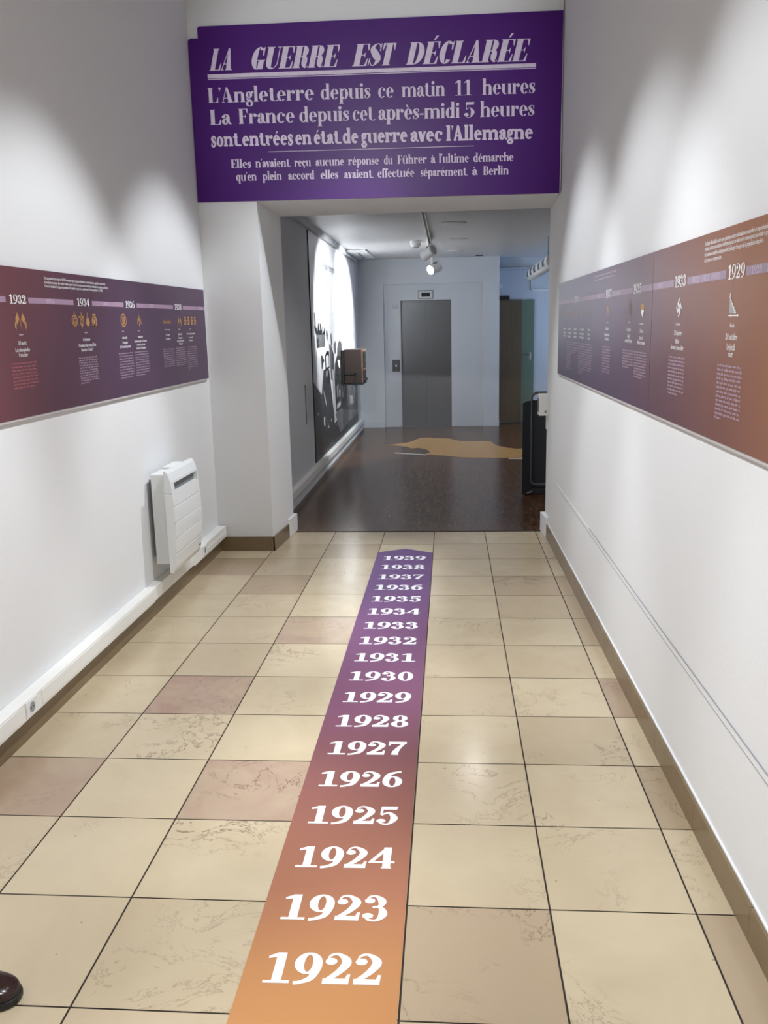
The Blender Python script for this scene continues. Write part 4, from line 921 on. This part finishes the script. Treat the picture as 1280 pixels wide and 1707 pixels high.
# brown box on its bracket
b = MB(); b.box(-1.395, -1.165, 11.50, 12.02, .868, 1.312)
rad = thing('wooden_radio', (-1.28, 11.75, .868), 'brown wooden box with black fronted side on wall bracket before the mural', 'radio')
b.build('cabinet', M_woodd, rad, bevel=.008)
b = MB(); b.box(-1.166, -1.150, 11.505, 12.015, .875, 1.305); b.build('front_frame', mat('radio_front', rgb(104, 78, 62), .5), rad, bevel=.004)
b = MB(); b.box(-1.151, -1.147, 11.58, 11.96, 1.06, 1.275); b.build('grille_cloth', M_black, rad)
b = MB(); b.box(-1.151, -1.147, 11.58, 11.74, .895, 1.035); b.box(-1.151, -1.147, 11.78, 11.96, .895, 1.035); b.build('dial', M_black, rad)
for yk in (11.62, 11.92): b = MB(); b.cyl((-1.147, yk, .905), (-1.125, yk, .905), .018); b.build('knob', M_black, rad)
br = thing('wall_bracket', (FL, 11.75, .85), 'black metal bracket on the mural holding the brown wooden box', 'bracket')
b = MB(); b.box(MX+.010, -1.398, 11.46, 12.05, .855, 1.30); b.build('back_plate', M_black, br)
b = MB(); b.box(-1.42, -1.15, 11.47, 12.05, .848, .866); b.build('shelf_plate', M_black, br)
b = MB(); b.box(-1.41, -1.235, 11.478, 11.492, .982, 1.002); b.box(-1.252, -1.235, 11.478, 11.492, .84, 1.002); b.build('side_guard', M_black, br)

# ------------------------------------------------------------------ lift
lift = thing('elevator', (-.37, YE+.05, 0), 'closed lift with two brushed steel door leaves in white far wall', 'elevator')
DX0, DX1, DZ = -.775, .027, 2.0; yl = YE+.05
b = MB(); b.box(RX0, DX0, yl, yl+.1, 0, RZ); b.box(DX1, RX1, yl, yl+.1, 0, RZ); b.box(DX0, DX1, yl, yl+.1, DZ, RZ); b.build('surround', M_far, lift)
b = MB(); b.box(-1.0, -.985, yl-.006, yl, 0, 2.165); b.box(-1.0, RX1-.05, yl-.006, yl, 2.155, 2.165); b.build('surround_trim', M_far, lift)
b = MB(); b.box(DX0-.02, -.3755, yl+.055, yl+.085, .012, DZ+.02); b.build('door_leaf', M_steel, lift)
b = MB(); b.box(-.3735, DX1+.02, yl+.045, yl+.075, .012, DZ+.02); b.build('door_leaf', M_steel, lift)
b = MB(); b.box(DX0, DX1, yl, yl+.1, 0, .010); b.build('sill', M_slotd, lift)
b = MB(); b.box(DX0-.02, DX1+.02, yl+.09, yl+.12, 0, DZ+.05); b.build('shaft_backing', M_gap, lift)
d = thing('floor_display', (-.37, yl, 2.015), 'small framed dark floor display above the lift doors', 'display')
b = MB(); b.box(-.485, -.262, yl-.014, yl, 2.030, 2.140); b.build('frame', M_frameg, d, bevel=.006)
b = MB(); b.box(-.440, -.307, yl-.018, yl-.012, 2.052, 2.112); b.build('screen', M_disp, d)
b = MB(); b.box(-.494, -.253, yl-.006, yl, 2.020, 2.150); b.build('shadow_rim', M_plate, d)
cp = thing('call_button_plate', (-.86, yl, .985), 'grey metal call button plate left of the lift doors', 'call button')
b = MB(); b.box(-.920, -.798, yl-.011, yl-.0005, .895, 1.080); b.build('plate', M_plate, cp, bevel=.003)
b = MB(); b.cyl((-.860, yl-.014, .985), (-.860, yl-.009, .985), .010); b.build('button', M_btn, cp)
b = MB(); b.box(-.905, -.80, yl-.004, yl, 1.875, 1.940)
tag(b.build('notice_plate', mat('grey_notice', (.42, .43, .44, 1), .4), org=(-.85, yl, 1.875)), 'grey notice plate left of lift doors, upper one of two', 'notice')
b = MB(); b.box(-.910, -.795, yl-.003, yl, 1.715, 1.868)
tag(b.build('notice_plate', M_notice, org=(-.85, yl, 1.715)), 'pale square notice left of lift doors, lower one of two', 'notice')

# floor map
mapo = [(-.93, 11.80), (-.79, 11.86), (-.6, 12.03), (-.55, 12.15), (-.46, 12.49), (-.32, 12.56), (-.11, 12.47), (.01, 12.38), (.11, 12.16), (.28, 12.10), (.44, 12.11), (.57, 12.04), (.61, 11.71), (.64, 11.56), (.74, 11.37), (.84, 11.27), (.98, 11.30), (1.12, 11.1), (1.16, 10.8), (1.05, 10.5), (.86, 10.42), (.58, 10.48), (.24, 10.52), (0, 10.63), (-.14, 10.73), (-.31, 10.83), (-.27, 11.06), (-.33, 11.33), (-.42, 11.46), (-.5, 11.41), (-.58, 11.6), (-.78, 11.75)]
rg = random.Random(21); oo = []
for (x0, y0), (x1, y1) in zip(mapo, mapo[1:]+mapo[:1]):
    L = math.hypot(x1-x0, y1-y0); n = max(1, int(L/.055))
    for i in range(n):
        u = i/n; j = .018 if i else 0
        oo.append((x0+(x1-x0)*u+rg.uniform(-j, j), y0+(y1-y0)*u+rg.uniform(-j, j)*1.6))
bm = bmesh.new(); vs = [bm.verts.new((x, y, .0035)) for x, y in oo]; f = bm.faces.new(vs)
bmesh.ops.triangulate(bm, faces=[f], ngon_method='EAR_CLIP')
me = bpy.data.meshes.new('floor_map'); bm.to_mesh(me); bm.free(); me.materials.append(M_map)
fm = bpy.data.objects.new('floor_map', me); COL.objects.link(fm); ORG[fm.name] = Vector((0, 0, 0))
tag(fm, 'ragged edged pale wooden map inlay on the dark parquet before the lift', 'floor inlay')
b = MB(); b.poly([(-.71, 10.975, .004), (-.30, 10.77, .004), (-.30, 10.83, .004), (-.71, 11.03, .004)]); b.build('border_line', M_bright, fm); b = MB(); b.poly([(.70, 10.385, .004), (1.0, 10.33, .004), (1.0, 10.38, .004), (.70, 10.43, .004)]); b.build('border_line', M_bright, fm)

# ------------------------------------------------------------------ hall ceiling fittings
b = MB(); b.box(-.262, -.222, 6.62, 12.9, FC-.030, FC)
trk = tag(b.build('ceiling_track', M_white, org=(-.24, 9.7, FC), bevel=.002), 'white ceiling track with black slot carrying the spotlights in the hall', 'light track')
b = MB(); b.box(-.252, -.232, 6.63, 12.9, FC-.032, FC-.028); b.build('slot', M_black, trk)
def spotl(loc, aim, label, on, yarm):
    x, y, z = loc; t = thing('track_spotlight', (x, y, FC-.03), label, 'spotlight', 'spotlights on the hall track')
    a = (Vector(aim)-Vector(loc)).normalized(); p0 = Vector(loc)-a*.085; p1 = Vector(loc)+a*.085
    b = MB(); b.box(-.262, -.222, y-.06, y+.06, FC-.058, FC-.032); b.build('adapter', M_white, t, bevel=.003)
    b = MB(); b.box(-.257, -.227, y-.012, y+.012, z-.01, FC-.056); b.box(min(x, -.257), max(x, -.227), y-.012, y+.012, z-.012, z+.012); b.build('arm', M_white, t, bevel=.002)
    b = MB(); b.cyl(p0, p1, .064, n=32); b.cyl(p0-a*.012, p0, .050, .064, n=32); b.build('head', M_lampg if y < 12 else M_white, t, smooth=True)
    b = MB(); b.cyl(p1, p1+a*.004, .056, n=32); b.build('lens', M_lens if on else M_lensoff, t)
    s_ = a.cross(Vector((0, 0, 1))).normalized()
    u_ = s_.cross(a).normalized(); c_ = Vector(loc)-a*.03+u_*.060
    b = MB(); b.cyl(c_, c_+u_*.010, .030, n=24); b.build('pivot_cap', M_black, t)
spotl((-.265, 11.4, 2.492), (-1.10, 12.05, 2.02), 'light grey track spotlight turned away, nearer of the pair above the hall', True, 0)
spotl((-.200, 12.3, 2.365), (-.95, 11.55, 2.02), 'white track spotlight with glowing lens, lower of the pair before the lift', True, 0)
b = MB(); b.lathe((-.42, 11.30, FC), [(.072, 0), (.072, -.022), (.066, -.024), (.064, -.05), (.05, -.072), (.045, -.074)])
sm = tag(b.build('smoke_detector', M_white, org=(-.42, 11.3, FC), smooth=True), 'round white smoke detector on the hall ceiling beside the track', 'smoke detector')
b = MB(); b.lathe((-.42, 11.30, FC), [(.044, -.073), (.040, -.082), (.020, -.084)]); b.build('sensor', M_slotd, sm, smooth=True)
for y, x, lb_ in ((9.5, .06, 'flat white round cover in the hall ceiling, nearest of three'), (11.2, .10, 'flat white round cover in the hall ceiling, middle of three'), (12.9, .09, 'flat white round cover in the hall ceiling, farthest of three')):
    b = MB(); b.lathe((x, y, FC), [(.125, 0), (.125, -.006), (.120, -.009)], 36)
    tag(b.build('ceiling_cover', M_ceil, org=(x, y, FC), smooth=True), lb_, 'ceiling cover', 'round covers in the hall ceiling')
b = MB(); b.box(.40, .51, 13.70, 13.76, FC-.012, FC); tag(b.build('ceiling_vent', M_gap, org=(.45, 13.73, FC)), 'small dark slot vent in the hall ceiling near the lift', 'vent')
b = MB(); b.box(-1.40, -1.13, 12.2, 13.6, FC-.020, FC); ct_ = tag(b.build('ceiling_tray', M_white, org=(-1.27, 13, FC), bevel=.01), 'white flat tray on the hall ceiling above the mural end', 'ceiling tray')
b = MB(); b.box(-1.30, -1.26, 12.5, 13.4, FC-.045, FC-.018); b.build('clip_rail', M_slotd, ct_)

# ------------------------------------------------------------------ alcove on the right
b = MB(); b.box(.79, 1.165, YX-.045, YX, .02, 1.985); dw = b.build('door_2', M_wood); struct(dw)
b = MB(); b.box(.80, .965, YX-.07, YX-.01, 1.99, 2.05); tag(b.build('door_closer', M_woodd, org=(.88, YX-.03, 2.0)), 'short dark brown box above the brown door', 'door closer')
b = MB(); b.box(1.165, 1.365, YX-.035, YX, .0, 1.978); gd = struct(b.build('door_1', M_green))
b = MB(); b.box(1.285, 1.320, YX-.043, YX-.034, 1.02, 1.15); b.build('handle_plate', M_chrome, gd, bevel=.003)
b = MB(); b.cyl((1.302, YX-.035, 1.12), (1.302, YX-.075, 1.12), .008); b.tube([(1.302, YX-.075, 1.12), (1.25, YX-.075, 1.122), (1.20, YX-.072, 1.12)], .008); b.build('handle', M_chrome, gd, smooth=True)
b = MB(); b.box(.80, .852, YX-.03, YX, 2.17, 2.235); sw = tag(b.build('wall_switch', M_white, org=(.825, YX, 2.17), bevel=.003), 'small white wall box above the brown door', 'wall box')
b = MB(); b.tube([(1.316, YX-.02, 2.40), (1.316, YX-.02, 2.155), (1.322, YX-.02, 2.135), (1.345, YX-.02, 2.128), (1.62, YX-.02, 2.124)], .014)
tag(b.build('conduit_pipe', M_white, org=(1.316, YX, 2.13), smooth=True), 'white bent conduit pipe on the alcove wall above the green door', 'pipe')
ac = thing('air_duct', (1.21, 12.3, 2.22), 'white tubular ceiling duct with dark square openings at upper right of hall', 'duct')
b = MB(); b.cyl((1.215, 10.6, 2.305), (1.215, 13.35, 2.305), .085, n=28); b.build('tube_body', M_white, ac, smooth=True)
for y in (11.0, 11.55, 12.1, 12.65, 13.15):
    b = MB(); n = 6; pts = []
    for i in range(n+1):
        a = math.radians(150+60*i/n)
        for yy in (y-.13, y+.11): pts.append((1.215+.0875*math.cos(a), yy, 2.305+.0875*math.sin(a)))
    b.add(pts, [(2*i, 2*i+1, 2*i+3, 2*i+2) for i in range(n)]); b.build('opening', M_disp, ac)
b = MB()
for y in (10.7, 11.2): b.cyl((1.215, y, 2.38), (1.215, y, FC), .006, n=8)
b.build('hanger', M_slotd, ac)

# ------------------------------------------------------------------ folded platform and control box at the right jamb
pf_ = thing('folding_platform', (.80, 8.1, 0), 'dark grey folded access platform with bent tube rail beyond the right jamb', 'platform')
b = MB(); b.prism([(.668, 8.06, .012), (.760, 8.10, .012), (.760, 8.10, .885), (.70, 8.075, .878), (.668, 8.06, .862)], (.012, .05, 0)); b.build('side_flap', M_dgrey, pf_)
b = MB(); b.box(.755, .93, 8.13, 8.17, .055, .885); b.build('deck', mat('deck_grey', (.055, .064, .075, 1), .55), pf_, bevel=.006)
b = MB(); tp = [(.93, 8.105, .955), (.80, 8.105, .955)]+[(.80-.05*math.sin(math.radians(a)), 8.105, .905+.05*math.cos(math.radians(a))) for a in (20, 45, 70, 90)]+[(.750, 8.105, .15)]+[(.80-.05*math.cos(math.radians(a)), 8.105, .145-.05*math.sin(math.radians(a))) for a in (20, 45, 70, 90)]+[(.93, 8.105, .095)]
b.tube(tp, .013, 12); b.build('tube_rail', M_mgrey, pf_, smooth=True)
b = MB(); b.box(.70, .93, 8.10, 8.20, .004, .055); b.build('base_bar', mat('base_grey', (.06, .065, .075, 1), .4), pf_, bevel=.004)
b = MB(); b.cyl((.71, 8.06, .02), (.76, 8.09, .03), .012); b.build('hinge', M_chrome, pf_)
cb = thing('control_box', (xw(6.5), 6.52, .98), 'small white control box with push buttons on the right jamb', 'control box')
b = MB(); b.box(.655, xw(6.55)+.001, 6.47, 6.59, .905, 1.062); b.build('case', M_white, cb, bevel=.006)
b = MB(); b.box(.6535, .6565, 6.49, 6.57, .93, 1.03); b.build('button_panel', M_plate, cb)
b = MB(); b.box(.695, .712, 6.4685, 6.471, .925, .945); b.build('label_plate', M_slotd, cb)
b = MB(); b.box(xw(6.55)-.012, xw(6.55)+.002, 6.50, 6.56, .80, .906); b.build('cable_cover', M_white, cb)
